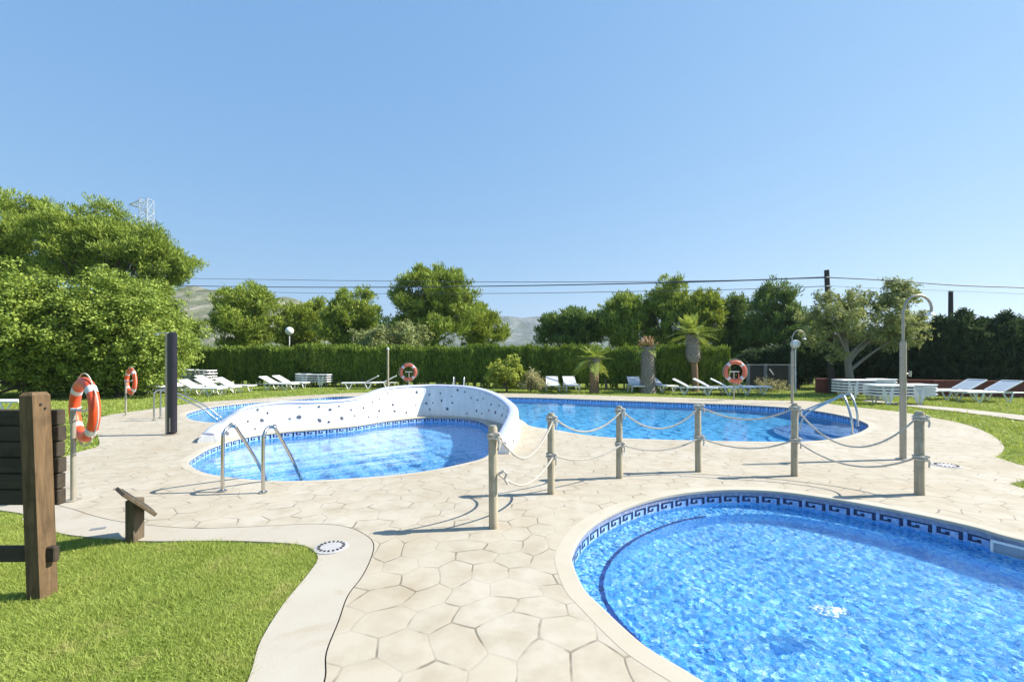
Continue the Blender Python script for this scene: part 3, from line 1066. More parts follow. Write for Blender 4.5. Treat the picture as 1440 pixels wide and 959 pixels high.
# ------------------------------------------------------------------ pool ladders
def ladder(x, y, yaw, label, w=0.5, h=0.80, reach=0.72, treads=True, group='steel pool ladders'):
    """local +y points into the pool; origin midway between the two deck anchors"""
    t = thing('pool_ladder', label, 'ladder', (x, y, 0), yaw, group)
    for s in (-1, 1):
        X = s * w / 2
        pts = [(X, 0, 0.0), (X, 0, h * 0.55), (X, 0.005, h * 0.80)]
        for k in range(1, 9):
            a = PI - (PI - 0.45) * k / 9
            pts.append((X, 0.14 + 0.14 * math.cos(a), h * 0.82 + (h * 0.18) * math.sin(a)))
        pts += [(X, reach * 0.66, h * 0.42), (X, reach * 0.90, 0.02), (X, reach * 0.96, -0.12), (X, reach * 0.96, -0.85)]
        pts = smooth_loop(pts, 3, False)
        MB().tube(pts, 0.0215, 12).build('handrail', M['steel'], t)
        MB().lathe([(0.05, 0.006), (0.05, 0.016), (0.028, 0.03)], (X, 0, 0), 16).build('anchor_flange', M['steel'], t)
    if treads:
        for z in (-0.30, -0.55, -0.80):
            MB().box((0, reach * 0.96, z), (w, 0.08, 0.025), bev=0.006).build('tread', M['steel'], t, False)
    return t


x1, y1 = G(313, 691)
x2, y2 = G(370, 693)
ladder((x1 + x2) / 2, (y1 + y2) / 2, math.atan2(y2 - y1, x2 - x1), 'shiny steel pool ladder on the near edge of the middle pool', w=math.hypot(x2 - x1, y2 - y1), h=0.79, reach=0.86)
x1, y1 = G(221, 590)
ladder(x1, y1, math.radians(-68), 'steel pool ladder half hidden behind the black shower column', w=0.5, h=0.82, reach=1.5)
ladder(XA(646, 19.9), 19.9, PI, 'steel ladder whose two loops just show above the white wall', w=0.45, h=0.84, reach=0.75)
t = thing('pool_handrail', 'pair of sloping steel handrails over the steps in the right end of the far pool', 'handrail', (*G(1199, 606), 0))
o = Vector((*G(1199, 606), 0))
for (ax, ay), top, mid, left in [(G(1198, 610), (1186, 556.5, 10.3), (1172, 562, 10.6), (1137, 580, 11.3)), (G(1206, 599), (1197, 556, 11.4), (1186, 556, 11.6), (1132, 577, 12.3))]:
    P3 = [Vector((ax, ay, 0)), Vector((XA(1197 if ay < 10.5 else 1205, ay), ay, 0.35))]
    for (px, py, Y) in (top, mid, left):
        P3.append(Vector((XA(px, Y), Y, ZA(py, Y))))
    e = P3[-1]
    P3.append(Vector((e.x - 0.16, e.y + 0.05, 0.02)))
    P3.append(Vector((e.x - 0.2, e.y + 0.06, -0.55)))
    pts = smooth_loop([tuple(p - o) for p in P3], 6, False)
    MB().tube(pts, 0.024, 12).build('rail', M['steel'], t)
    MB().lathe([(0.05, 0.008), (0.05, 0.02), (0.028, 0.03)], (ax - o.x, ay - o.y, 0), 16).build('anchor_flange', M['steel'], t)

# ------------------------------------------------------------------ showers, lamps, poles
def shower(x, y, label):
    t = thing('pool_shower', label, 'shower', (x, y, 0), group='gooseneck pool showers')
    MB().tube([(0, 0, 0.01), (0, 0, 1.93)], 0.047, 18).build('column', M['grey_metal'], t)
    MB().lathe([(0.10, 0), (0.10, 0.012), (0.06, 0.02)], n=20).build('base_plate', M['grey_metal'], t)
    pts = [(0, 0, 1.92), (0, 0, 2.42)]
    for k in range(0, 11):
        a = PI - (PI + 0.25) * k / 10
        pts.append((0.025 + 0.22 + 0.22 * math.cos(a), 0, 2.46 + 0.22 * math.sin(a)))
    MB().tube(pts, 0.021, 12).build('gooseneck', M['grey_metal'], t)
    MB().lathe([(0.018, 0.06), (0.03, 0.045), (0.068, 0.012), (0.068, 0.0)], (pts[-1][0] - 0.01, 0, pts[-1][2] - 0.06), 18).build('shower_head', M['white_metal'], t)
    tp = MB()
    tp.tube([(0.04, -0.01, 1.40), (0.10, -0.01, 1.40)], 0.014, 10)
    tp.box((0.105, -0.01, 1.40), (0.02, 0.05, 0.09), bev=0.005)
    tp.build('tap', M['steel'], t)
    return t


shower(*G(1270, 646), 'tall slim gooseneck shower on the deck beside the right end post')
shower(*G(1114, 567), 'distant gooseneck shower behind the far pool, before the dark trees')

x, y = G(241, 611)
t = thing('solar_shower', 'tall black shower column with a grey side standing on the left deck', 'shower', (x, y, 0), math.radians(-8))
ztop = ZA(467, y)
MB().box((0.025, 0, ztop / 2 + 0.01), (0.17, 0.13, ztop - 0.02), bev=0.03).build('tank', M['black_col'], t)
MB().box((-0.085, 0.0, ztop / 2 + 0.005), (0.05, 0.10, ztop - 0.03), bev=0.008).build('side_panel', M['grey_metal'], t, False)
MB().lathe([(0.16, 0), (0.16, 0.012), (0.12, 0.016)], n=22).build('base_plate', M['grey_metal'], t)
mb = MB()
mb.tube([(-0.10, 0.0, ztop - 0.05), (-0.22, -0.01, ztop - 0.02), (-0.33, -0.02, ztop - 0.03)], 0.012, 8)
mb.lathe([(0.05, 0), (0.045, 0.02), (0.012, 0.03)], (-0.33, -0.02, ztop - 0.06), 14)
mb.build('shower_head', M['steel'], t)
MB().box((0.03, -0.068, 0.22), (0.035, 0.012, 0.3), bev=0.004).build('drain_strip', M['grey_metal'], t, False)


def globe_lamp(x, y, zc, r_, label):
    t = thing('globe_lamp', label, 'lamp', (x, y, 0), group='white globe garden lamps')
    MB().tube([(0, 0, 0), (0, 0, zc - r_ * 0.9)], [0.04, 0.032], 12).build('pole', M['white_metal'], t)
    MB().lathe([(0.05, 0), (0.09, 0.03), (0.09, 0.05)], (0, 0, zc - r_ - 0.03), 14).build('collar', M['grey_metal'], t)
    MB().sphere((0, 0, zc), r_).build('globe', M['globe'], t)


globe_lamp(XA(407, 30.5), 30.5, ZA(465.5, 30.5), 0.27, 'round white globe lamp rising above the clipped hedge at left')
globe_lamp(XA(1118.5, 21.5), 21.5, ZA(484, 21.5), 0.21, 'small globe lamp near the dark trees, behind the distant shower')

t = thing('garden_post', 'slim pale post with a small cap in front of the hedge, beside the sunbeds', 'post', (*G(545.5, 547), 0))
hh = ZA(489, G(545.5, 547)[1])
MB().tube([(0, 0, 0), (0, 0, hh - 0.1)], 0.055, 12).build('shaft', M['post_wood'], t)
MB().lathe([(0.06, 0), (0.075, 0.04), (0.05, 0.12), (0.01, 0.14)], (0, 0, hh - 0.12), 14).build('cap', M['white_metal'], t)

# utility poles and cables
YP = 21.4
up = thing('utility_pole', 'dark wooden utility pole above the olive tree, carrying the cables', 'utility pole', (XA(1170, YP), YP, 0))
dx = XA(1162.5, YP) - XA(1170, YP)
zt = ZA(380, YP)
MB().tube([(0, 0, -0.05), (dx * 0.5, 0, zt * 0.5), (dx, 0, zt)], [0.14, 0.125, 0.105], 12).build('shaft', M['pole_wood'], up)
mb = MB()
for z in (ZA(391, YP), ZA(403.5, YP)):
    MB().tube([(dx - 0.12, -0.14, z), (dx + 0.14, -0.14, z)], [0.05, 0.03], 8).build('insulator', M['gate_metal'], up)
YQ = 27.0
t = thing('utility_pole', 'shorter bare utility pole poking out of the dark conifers at right', 'utility pole', (XA(1337, YQ), YQ, 0))
MB().tube([(0, 0, -0.05), (0, 0, ZA(410, YQ))], [0.15, 0.11], 12).build('shaft', M['pole_wood'], t)
MB().lathe([(0.10, 0), (0.125, 0.02), (0.125, 0.06), (0.03, 0.12)], (0, 0, ZA(410, YQ) - 0.06), 12).build('pole_cap', M['gate_metal'], t)


def cable(pts, r_, label, left):
    """pts: photo columns/rows; the cable leaves the pole and runs off over the trees in plan"""
    Yl = 46.0 if left else 19.5
    xp = XA(1163, YP)
    xe = XA(200, Yl) if left else XA(1560, Yl)
    out = []
    for px, py in pts:
        # the plan line pole -> far end, cut by this view column
        k = (px - 720) / F
        dxp, dyp = xe - xp, Yl - YP
        s = (xp - k * YP) / (k * dyp - dxp)
        X, Y = xp + dxp * s, YP + dyp * s
        out.append((X, Y - 0.14, ZA(py, Y)))
    o = Vector(out[0])
    b = link_mesh('power_cable', [], [], M['wire'])
    bpy.data.objects.remove(b)
    mb = MB().tube([Vector(p) - o for p in smooth_loop(out, 6, False)], r_, 6)
    ob = mb.build('power_cable', M['wire'])
    ob.location = o
    tag(ob, label, 'cable', 'overhead cables')


cable([(1163, 390.5), (1060, 394.5), (960, 397.6), (860, 400), (720, 402.6), (540, 404.4), (380, 404), (200, 401.5)], 0.030, 'thickest overhead cable running left from the utility pole over the trees', True)
cable([(1163, 391.5), (960, 396.2), (740, 397.2), (540, 395.8), (400, 394), (200, 391)], 0.017, 'uppermost thin cable crossing the sky left of the utility pole', True)
cable([(1163, 403), (1040, 407.5), (860, 411), (720, 413), (540, 413.5), (380, 411.5), (200, 407)], 0.015, 'lowest of the three cables running left over the tree tops', True)
cable([(1163, 391), (1250, 395.5), (1340, 402), (1440, 405.5), (1560, 410)], 0.022, 'cable running right from the utility pole above the dark conifers', False)
cable([(1163, 403), (1250, 407), (1340, 410), (1440, 414.5), (1560, 420)], 0.008, 'faint lower cable running right from the utility pole', False)

# lattice pylon behind the big pine
YL = 110.0
t = thing('lattice_pylon', 'pale lattice pylon peeping out above the big pine', 'pylon', (XA(206, YL), YL, 0))
ht = ZA(281, YL)
mb = MB()
w0, w1 = 3.2, 1.0


def hw_(z):
    return (w0 + (w1 - w0) * min(1, z / (ht * 0.75))) if z < ht * 0.75 else w1


levels = [0, 7, 13, 18, 22, 25.5, 28.5, 31, 33.2, 35.2, 37, ht]
levels = [z for z in levels if z <= ht]
for a, b in zip(levels[:-1], levels[1:]):
    ca = [(sx * hw_(a), sy * hw_(a), a) for sx, sy in ((-1, -1), (1, -1), (1, 1), (-1, 1))]
    cb = [(sx * hw_(b), sy * hw_(b), b) for sx, sy in ((-1, -1), (1, -1), (1, 1), (-1, 1))]
    for i in range(4):
        mb.tube([ca[i], cb[i]], 0.085, 5)
        mb.tube([ca[i], cb[(i + 1) % 4]], 0.05, 4)
        mb.tube([ca[(i + 1) % 4], cb[i]], 0.05, 4)
        mb.tube([cb[i], cb[(i + 1) % 4]], 0.05, 4)
mb.build('lattice_tower', M['lattice'], t)
mb = MB()
for sy in (-1, 1):
    mb.tube([(-1, sy * 0.8, ht - 2.0), (-4.2, 0, ht - 1.2)], 0.12, 5)
    mb.tube([(-1, sy * 0.8, ht - 0.4), (-4.2, 0, ht - 1.2)], 0.12, 5)
for q in (-2.0, -3.0):
    mb.tube([(q, 0.4, ht - 1.7), (q, -0.4, ht - 0.8)], 0.08, 4)
mb.build('cross_arm', M['lattice'], t)

# ------------------------------------------------------------------ wooden sign and lectern
t = thing('wooden_sign', 'big dark wooden board on a brown post at the left edge of the lawn', 'sign', (-3.30, 3.18, 0))
SX, SY = -3.30, 3.18
for k, xx in enumerate((0.0, -2.35)):
    hp = 1.415
    mb = MB()
    lean = -0.055
    vs = []
    for z, ins in ((-0.05, 0), (hp - 0.022, 0), (hp, 0.014)):
        for sx, sy in ((-1, -1), (1, -1), (1, 1), (-1, 1)):
            vs.append((xx + 0.02 + lean * z / hp + sx * (0.046 - ins), sy * (0.062 - ins), z))
    mb.add(vs, [(3, 2, 1, 0), (8, 9, 10, 11)] + [(a * 4 + i, a * 4 + (i + 1) % 4, a * 4 + 4 + (i + 1) % 4, a * 4 + 4 + i) for a in (0, 1) for i in range(4)])
    mb.build('post', M['brown_wood'], t, False)
for z_ in (1.33, 1.30):
    MB().tube([(0.02 + 0.040 - 0.055 * 0.93, -0.01 + (1.33 - z_), z_), (0.02 + 0.053 - 0.055 * 0.93, -0.01 + (1.33 - z_), z_)], 0.008, 8).build('bolt', M['slot'], t)
b0, b1 = 0.60, 1.285
nb = 6
bh = (b1 - b0) / nb
for k in range(nb):
    zc = b0 + bh * (k + 0.5)
    j = random.uniform(-0.006, 0.006)
    MB().box((-1.23 + j, 0.062 + 0.036, zc), (2.58, 0.062, bh - 0.007), bev=0.005).build('board', M['board_wood'], t, False)
MB().box((-1.2, 0.012, 0.283), (2.62, 0.045, 0.105), bev=0.006).build('rail', M['board_wood'], t, False)

lx, ly = G(182, 762)
t = thing('lectern_sign', 'short wooden stand with a slanted plaque at the lawn edge', 'sign', (lx, ly + 0.06, 0))
MB().box((0.0, 0.0, 0.17), (0.082, 0.125, 0.40), bev=0.006).build('post', M['old_wood'], t, False)
R = Matrix.Rotation(math.radians(50), 4, 'Z') @ Matrix.Rotation(math.radians(46), 4, 'Y')
MB().box((0.01, 0.0, 0.345), (0.33, 0.33, 0.032), bev=0.004, mat=R).build('plaque', M['old_wood'], t, False)
nrm = R @ Vector((0, 0, 1))
MB().box(tuple(Vector((0.01, 0.0, 0.345)) + nrm * 0.018), (0.27, 0.26, 0.008), bev=0.002, mat=R).build('plate', M['gate_panel'], t, False)

# drains and cover plates
def drain(px, py, r_, label):
    x, y = G(px, py)
    t = thing('drain_cover', label, 'drain', (x, y, 0.0), group='round drain covers in the paving')
    MB().lathe([(r_ * 1.22, 0.001), (r_ * 1.22, 0.006), (r_ * 1.1, 0.009), (r_ * 0.2, 0.010)], n=32).build('cover', M['drain_white'], t)
    mb = MB()
    for k in range(18):
        a = 2 * PI * k / 18
        c = (r_ * 0.88 * math.cos(a), r_ * 0.88 * math.sin(a), 0.0125)
        mb.box(c, (r_ * 0.2, r_ * 0.13, 0.005), rz=a)
        mb.build('slot', M['slot'], t, False)
        mb = MB()


drain(466, 769.5, 0.118, 'round white drain cover ringed with dark slots in the path by the lawn')
drain(1331, 654.5, 0.15, 'round pale drain cover on the deck at right, behind the rope post')
t = thing('cover_plate', 'small dark rectangular cover plate in the path behind the lectern', 'cover plate', (*G(138, 743.5), 0.0), 0.5)
MB().box((0, 0, 0.004), (0.12, 0.05, 0.006), bev=0.002).build('plate', M['gate_metal'], t, False)
t = thing('cover_plate', 'small metal cover in the left deck near the ladder', 'cover plate', (*G(193, 589.5), 0.0), 0.2)
MB().box((0, 0, 0.004), (0.2, 0.2, 0.006), bev=0.002).build('plate', M['drain_white'], t, False)

# bubbling jet in the near pool and the skimmer on its right edge
x, y = G(1166, 858, -0.17)
t = thing('water_jet', 'white bubbling jet of water breaking the surface of the near pool', 'water jet', (x, y, -0.172))
rr = random.Random(3)
vs, fs = [], []
nr_, na_ = 12, 40
for i in range(nr_ + 1):
    for k in range(na_):
        a_, d = 2 * PI * k / na_, 0.105 * i / nr_
        lump_ = rr.random() * (0.011 if i < nr_ - 1 else 0.0)
        edge_ = 1 + 0.18 * math.sin(a_ * 3 + 1) + 0.14 * math.sin(a_ * 7) + rr.uniform(-.12, .12)
        vs.append((d * edge_ * 1.3 * math.cos(a_), d * edge_ * 0.8 * math.sin(a_), 0.022 * math.exp(-(d / 0.05) ** 2) + lump_ - 0.004 - (0.012 if i >= nr_ - 1 else 0)))
for i in range(nr_):
    for k in range(na_):
        fs.append((i * na_ + k, (i + 1) * na_ + k, (i + 1) * na_ + (k + 1) % na_, i * na_ + (k + 1) % na_))
link_mesh('foam', vs, fs, M['foam'], t)
# skimmer mouth in the pool wall
x, y = G(1432, 757)
ia = min(range(len(A)), key=lambda i: math.hypot(A[i][0] - x, A[i][1] - y))
tx, ty = A[(ia + 1) % len(A)][0] - A[ia - 1][0], A[(ia + 1) % len(A)][1] - A[ia - 1][1]
ang_ = math.atan2(ty, tx)
t = thing('skimmer', 'pale skimmer mouth set in the far right wall of the near pool', 'skimmer', (A[ia][0], A[ia][1], -0.13), ang_)
for bx_, bz_, w_, h_ in ((0, 0.055, 0.36, 0.022), (0, -0.055, 0.36, 0.022), (-0.17, 0, 0.022, 0.09), (0.17, 0, 0.022, 0.09)):
    MB().box((bx_, 0.012, bz_), (w_, 0.03, h_), bev=0.004).build('frame', M['plastic'], t, False)
MB().box((0, 0.004, 0), (0.32, 0.012, 0.088)).build('flap', M['flap'], t, False)

# ------------------------------------------------------------------ sunbeds
def make_lounger(sling, raised=True):
    t = thing('sun_lounger', 'sunbed', 'sunbed', (0, 0, 0), group='white sunbeds on the lawns' if raised else 'stacked white sunbeds')
    hz, hw = 0.33, 0.31
    xh = 0.28                                   # hinge of the backrest
    fr = MB()
    for s in (-1, 1):
        fr.box((-0.335 + 0.0, s * hw, hz), (1.23 + 0.0, 0.045, 0.06), bev=0.012)
        fr.box((0.62, s * hw, hz - 0.01), (0.68, 0.04, 0.04), bev=0.01)
    fr.box((-0.95, 0, hz), (0.045, 2 * hw + 0.045, 0.06), bev=0.012)
    fr.box((0.955, 0, hz - 0.01), (0.03, 2 * hw + 0.04, 0.04), bev=0.01)
    fr.build('frame', M['plastic'], t, False)
    MB().box((-0.335, 0, hz + 0.012), (1.22, 2 * hw - 0.03, 0.02), bev=0.006).build('seat', M[sling], t, False)
    ang = math.radians(27) if raised else 0.0
    ca, sa = math.cos(ang), math.sin(ang)
    R = Matrix.Rotation(-ang, 4, 'Y')
    L = 0.72
    c = (xh + ca * L / 2, 0, hz + 0.035 + sa * L / 2)
    b = MB()
    b.box(c, (L, 2 * hw - 0.03, 0.022), bev=0.006, mat=R)
    bo = b.build('backrest', M[sling], t, False)
    fb = MB()
    for s in (-1, 1):
        fb.box((c[0], s * (hw - 0.01), c[2]), (L, 0.04, 0.045), bev=0.01, mat=R)
    fb.box((xh + ca * L, 0, hz + 0.035 + sa * L), (0.05, 2 * hw + 0.02, 0.05), bev=0.012, mat=R)
    fb.build('backrest_frame', M['plastic'], t, False)
    for sx in (-0.58, 0.42):
        for s in (-1, 1):
            lg = MB()
            for dx_ in (-0.17, 0.17):
                lg.tube([(sx + dx_, s * hw, hz - 0.02), (sx + dx_ * 0.18, s * (hw + 0.02), 0.012)], [0.024, 0.022], 8)
            lg.box((sx, s * (hw + 0.02), 0.012), (0.10, 0.045, 0.024), bev=0.006)
            lg.build('leg', M['plastic'], t)
    return t


LW = make_lounger('sling')
LB = None
first = {'w': True}
beds = [  # px, py, heading (deg, direction of the head), label, scale
    (284, 556, 176, 'nearest white sunbed of the left group, just right of the black shower column', 1.0),
    (306, 553.5, 174, 'second white sunbed of the left group, between its neighbours by the pool edge', 1.0),
    (330, 551, 172, 'rightmost white sunbed of the left group, its foot end toward the wall', 1.0),
    (262, 551, 178, 'white sunbed of the left group that the black shower column partly hides', 1.0),
    (300, 546, 170, 'white sunbed farthest back in the left group, nearest the hedge', 1.0),
    (226, 552, 185, 'white sunbed under the leafy trees, left of the black shower column', 1.0),
    (197, 553.5, 190, 'sunbed in deep shade right behind the far left lifebuoy', 1.0),
    (-4, 578, 182, 'white sunbed showing above the wooden board at the far left', 1.0),
    (392, 548, 172, 'left of the two white sunbeds beside the low stack at the hedge', 1.0),
    (409, 546, 170, 'right of the two white sunbeds, touching the low stack at the hedge', 1.0),
    (507, 546.5, 12, 'white sunbed left of the slim pale post before the hedge', 1.0),
    (533, 546, 14, 'white sunbed touching the slim pale post before the hedge', 1.0),
    (777, 549.5, 88, 'white sunbed end-on just right of the yellow-green bush', 1.0),
    (803, 549.5, 92, 'white sunbed end-on left of the first palm', 1.0),
    (895, 550.5, 86, 'white sunbed half hidden behind the stumpy palm, on its left', 1.0),
    (929, 550.5, 108, 'white sunbed half hidden behind the stumpy palm, on its right', 1.0),
    (977, 554.5, 152, 'white sunbed at the foot of the tallest palm', 1.0),
    (1006, 554, 150, 'white sunbed between the tallest palm and the red lifebuoy', 1.0),
    (1030, 553.5, 155, 'white sunbed directly behind the pole of the red lifebuoy', 1.0),
    (1052, 553, 166, 'white sunbed right of the red lifebuoy, before the grey gate', 1.0),
]
for i, (px, py, hd, lab, sc) in enumerate(beds):
    x, y = G(px, py)
    if i == 0:
        LW.location = (x, y, -0.01)
        LW.rotation_euler = (0, 0, math.radians(hd))
        LW['label'] = lab
    else:
        dup(LW, (x, y, -0.01), math.radians(hd), lab)
LB = make_lounger('shade_sling')  # the two right beds carry their shade in the sling colour
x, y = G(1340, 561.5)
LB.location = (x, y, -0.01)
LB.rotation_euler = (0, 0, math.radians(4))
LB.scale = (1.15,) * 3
LB['label'] = 'white sunbed with shade-tinted sling by the red wall, just right of the stacks'
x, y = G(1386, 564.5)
dup(LB, (x, y, -0.01), math.radians(2), 'white sunbed with shade-tinted sling by the red wall, nearest the right edge', 1.15)

FL = make_lounger('sling', False)
stk = [(279, 544.5, 168, 5, 'stack behind the left sunbeds', 0.16, 1.0),
       (442, 544.0, 172, 4, 'low stack against the hedge', 0.13, 1.0),
       (1214, 562, -3, 5, 'rear stack under the olive tree', 0.11, 1.05),
       (1264, 568, -4, 4, 'front stack behind the tall shower', 0.11, 1.05)]
used = False
ordn = ['lowest', 'second from the ground', 'third from the ground', 'fourth from the ground', 'fifth from the ground']
for px, py, hd, n, lab, dz, sc in stk:
    x, y = G(px, py)
    for k in range(n):
        nm = ordn[k] if k < n - 1 else 'topmost'
        L = f'flat sunbed, {nm} in the {lab}'
        j = random.uniform(-0.012, 0.012)
        if not used:
            FL.location = (x, y, -0.01)
            FL.rotation_euler = (0, 0, math.radians(hd))
            FL.scale = (sc,) * 3
            FL['label'] = L
            used = True
        else:
            dup(FL, (x + j, y + j, -0.01 + dz * k), math.radians(hd + j * 60), L, sc)

# ------------------------------------------------------------------ vegetation
def leaf_object(name, P, D, L, W, material, parent, mode='blade'):
    """P centres, D main direction (blade: long axis; leaf: face normal)"""
    n = len(P)
    D = D / np.maximum(1e-9, np.linalg.norm(D, axis=1))[:, None]
    rnd = RNG.normal(size=(n, 3))
    if mode == 'leaf':
        t = np.cross(D, rnd)
    else:
        t = D
    t /= np.maximum(1e-9, np.linalg.norm(t, axis=1))[:, None]
    b = np.cross(t, D if mode == 'leaf' else rnd)
    b /= np.maximum(1e-9, np.linalg.norm(b, axis=1))[:, None]
    L = np.broadcast_to(L, (n,))[:, None]
    W = np.broadcast_to(W, (n,))[:, None]
    V = np.empty((n, 4, 3), np.float32)
    V[:, 0] = P - t * L * 0.5
    V[:, 1] = P + b * W * 0.5 + t * L * 0.06
    V[:, 2] = P + t * L * 0.5
    V[:, 3] = P - b * W * 0.5 + t * L * 0.06
    return quads(name, V.reshape(-1, 3), n, 4, material, parent)


def quads(name, V, n, k, material, parent):
    me = bpy.data.meshes.new(name)
    me.vertices.add(n * k)
    me.vertices.foreach_set('co', np.ascontiguousarray(V, np.float32).ravel())
    me.loops.add(n * k)
    me.loops.foreach_set('vertex_index', np.arange(n * k, dtype=np.int32))
    me.polygons.add(n)
    me.polygons.foreach_set('loop_start', np.arange(0, n * k, k, dtype=np.int32))
    me.polygons.foreach_set('loop_total', np.full(n, k, np.int32))
    me.update(calc_edges=True)
    me.materials.append(material)
    o = bpy.data.objects.new(name, me)
    COL.objects.link(o)
    if parent:
        o.parent = parent
    return o


def unit(n):
    d = RNG.normal(size=(n, 3))
    return d / np.linalg.norm(d, axis=1)[:, None]


def crown(lobes, n_clump, n_leaf, rc, flat=0.75, tuft=0.3, n_tuft=14):
    vol = np.array([l[3] * l[4] * l[5] for l in lobes]) ** 0.7
    pick = RNG.choice(len(lobes), n_clump, p=vol / vol.sum())
    Lb = np.array(lobes)[pick]
    d = unit(n_clump)
    rad = np.where(RNG.random(n_clump) < 0.80, RNG.uniform(0.74, 1.12, n_clump), RNG.uniform(0.2, 0.75, n_clump))
    cc = Lb[:, :3] + d * rad[:, None] * Lb[:, 3:6]
    rcs = rc * RNG.uniform(0.45, 1.25, n_clump)
    nt = n_clump * n_tuft
    k = RNG.choice(n_clump, nt, p=rcs ** 2 / (rcs ** 2).sum())
    ut = unit(nt)
    ut[:, 2] += 0.25
    off = ut * (RNG.uniform(0.35, 1.15, nt) * rcs[k])[:, None]
    off[:, 2] *= flat
    tc = cc[k] + off
    tr = tuft * RNG.uniform(0.55, 1.35, nt)
    q = RNG.choice(nt, n_leaf, p=tr ** 1.6 / (tr ** 1.6).sum())
    u = unit(n_leaf)
    dn = (u[:, 2] < 0) & (RNG.random(n_leaf) < 0.4)
    u[dn, 2] *= -1
    P = tc[q] + u * (tr[q] * RNG.uniform(0.2, 1.05, n_leaf))[:, None]
    return P, u * 0.8 + ut[q] * 0.35, cc


def tree(name, label, x, y, lobes, mat, n_clump, n_leaf, rc, L, W, trunk, group=None, style='pine', bark='bark', cat='tree', lean=0.0, limbs=26, tuft=None):
    """lobes relative to the base; trunk (radius, height)"""
    t = thing(name, label, cat, (x, y, -0.03), group=group)
    if style == 'pine':
        P, u, cc = crown(lobes, int(n_clump * 0.62), int(n_leaf * 1.35), rc * 0.95, 0.6, tuft or 0.38, 10)
        L, W = L * 0.75, W * 0.65
    else:
        P, u, cc = crown(lobes, int(n_clump * 0.8), int(n_leaf * 1.6), rc, 0.85, tuft or 0.30, 13)
        L, W = L * 0.75, W * 0.75
    keep = P[:, 2] > 0.1
    P, u = P[keep], u[keep]
    n = len(P)
    Ls = L * RNG.uniform(0.6, 1.3, n)
    if style == 'pine':
        D = u * 0.8 + RNG.normal(size=(n, 3)) * 0.45 + np.array([0, 0, 0.65])
        leaf_object('crown', P, D, Ls, Ls * W / L, mat, t, 'blade')
    else:
        D = u * 0.7 + RNG.normal(size=(n, 3)) * 0.6 + np.array([0, 0, 0.5])
        leaf_object('crown', P, D, Ls, Ls * W / L, mat, t, 'leaf')
    rt, htr = trunk
    mb = MB()
    ph = random.uniform(0, 6)
    spine = []
    for k in range(9):
        s = k / 8
        spine.append(Vector((lean * s + 0.12 * htr * 0.12 * math.sin(ph + 3 * s), 0.1 * htr * 0.1 * math.cos(ph + 2.5 * s) * s, htr * s)))
    mb.tube(spine, [rt * (1.25 if k == 0 else 1) * (1 - 0.75 * k / 8) for k in range(9)], 10)
    order = RNG.permutation(len(cc))[:limbs]
    for i in order:
        c = Vector(cc[i].tolist())
        s = min(0.98, max(0.22, (c.z / max(htr, .1)) * random.uniform(0.40, 0.70)))
        q = s * 8
        a = spine[int(q)].lerp(spine[min(8, int(q) + 1)], q - int(q))
        mid = a.lerp(c, 0.5) + Vector((random.uniform(-.1, .1), random.uniform(-.1, .1), random.uniform(-0.02, 0.18))) * htr * 0.15
        r0 = rt * (1 - 0.75 * s) * 0.55
        mb.tube([a, mid, c], [r0, r0 * 0.65, r0 * 0.25], 6)
    mb.build('trunk', M[bark], t)
    return t


def el(px0, px1, py0, py1, Y, xbase, dy=0.0, depth=None):
    """ellipsoid lobe covering this patch of the view at distance Y, relative to the tree's base"""
    xa, xb = XA(px0, Y), XA(px1, Y)
    za, zb = ZA(py1, Y), ZA(py0, Y)
    rx, rz = (xb - xa) / 2, (zb - za) / 2
    return ((xa + xb) / 2 - xbase, dy, (za + zb) / 2, rx, depth or max(rx, rz) * 0.9, rz)


def px_tree(name, label, px, Y, boxes, mat, n_clump, n_leaf, rc, L, W, trunk_r, shrink=0.84, **kw):
    x = XA(px, Y)
    lobes = []
    for b in boxes:
        cx, cz = (b[0] + b[1]) / 2, (b[2] + b[3]) / 2
        w, h = (b[1] - b[0]) * shrink / 2, (b[3] - b[2]) * shrink / 2
        lobes.append(el(cx - w, cx + w, cz - h, cz + h, Y, x, *(b[4:])))
    ht = max(l[2] for l in lobes) + 0.2
    return tree(name, label, x, Y, lobes, mat, n_clump, n_leaf, rc, L, W, (trunk_r, ht), **kw)


GB = 'broadleaf trees on the left lawn'
px_tree('broadleaf_tree', 'bright leafy tree at the far left, its boughs hanging over the shaded lawn', 40, 18.8,
        [(-150, 100, 385, 575), (-40, 150, 372, 565), (-220, -60, 380, 575)], M['L_broad'], 230, 68000, 0.75, 0.165, 0.095, 0.16, style='leaf', group=GB)
px_tree('broadleaf_tree', 'bright leafy tree right behind the far left lifebuoy', 165, 19.6,
        [(95, 225, 378, 555), (70, 200, 430, 568), (150, 250, 398, 548)], M['L_broad'], 210, 66000, 0.72, 0.165, 0.095, 0.15, style='leaf', group=GB)
px_tree('broadleaf_tree', 'bright leafy tree behind the black shower column, nearest the hedge', 240, 22.5,
        [(178, 250, 392, 545), (190, 262, 425, 545), (170, 240, 430, 548)], M['L_broad'], 150, 42000, 0.7, 0.165, 0.095, 0.13, style='leaf', group=GB)
GP = 'tall pines behind the broadleaf trees'
px_tree('pine_tree', 'tall pine towering at the far left above the leafy trees', 10, 27,
        [(-70, 60, 268, 400), (-120, 20, 300, 420), (0, 90, 285, 400)], M['L_pine'], 190, 52000, 0.95, 0.32, 0.075, 0.26, group=GP)
px_tree('pine_tree', 'broad pine in front of the lattice pylon, its branch reaching right', 150, 26,
        [(70, 190, 288, 400), (130, 245, 305, 420), (225, 270, 352, 400), (60, 150, 300, 420), (190, 252, 330, 420)], M['L_pine'], 210, 58000, 0.85, 0.32, 0.075, 0.26, group=GP)

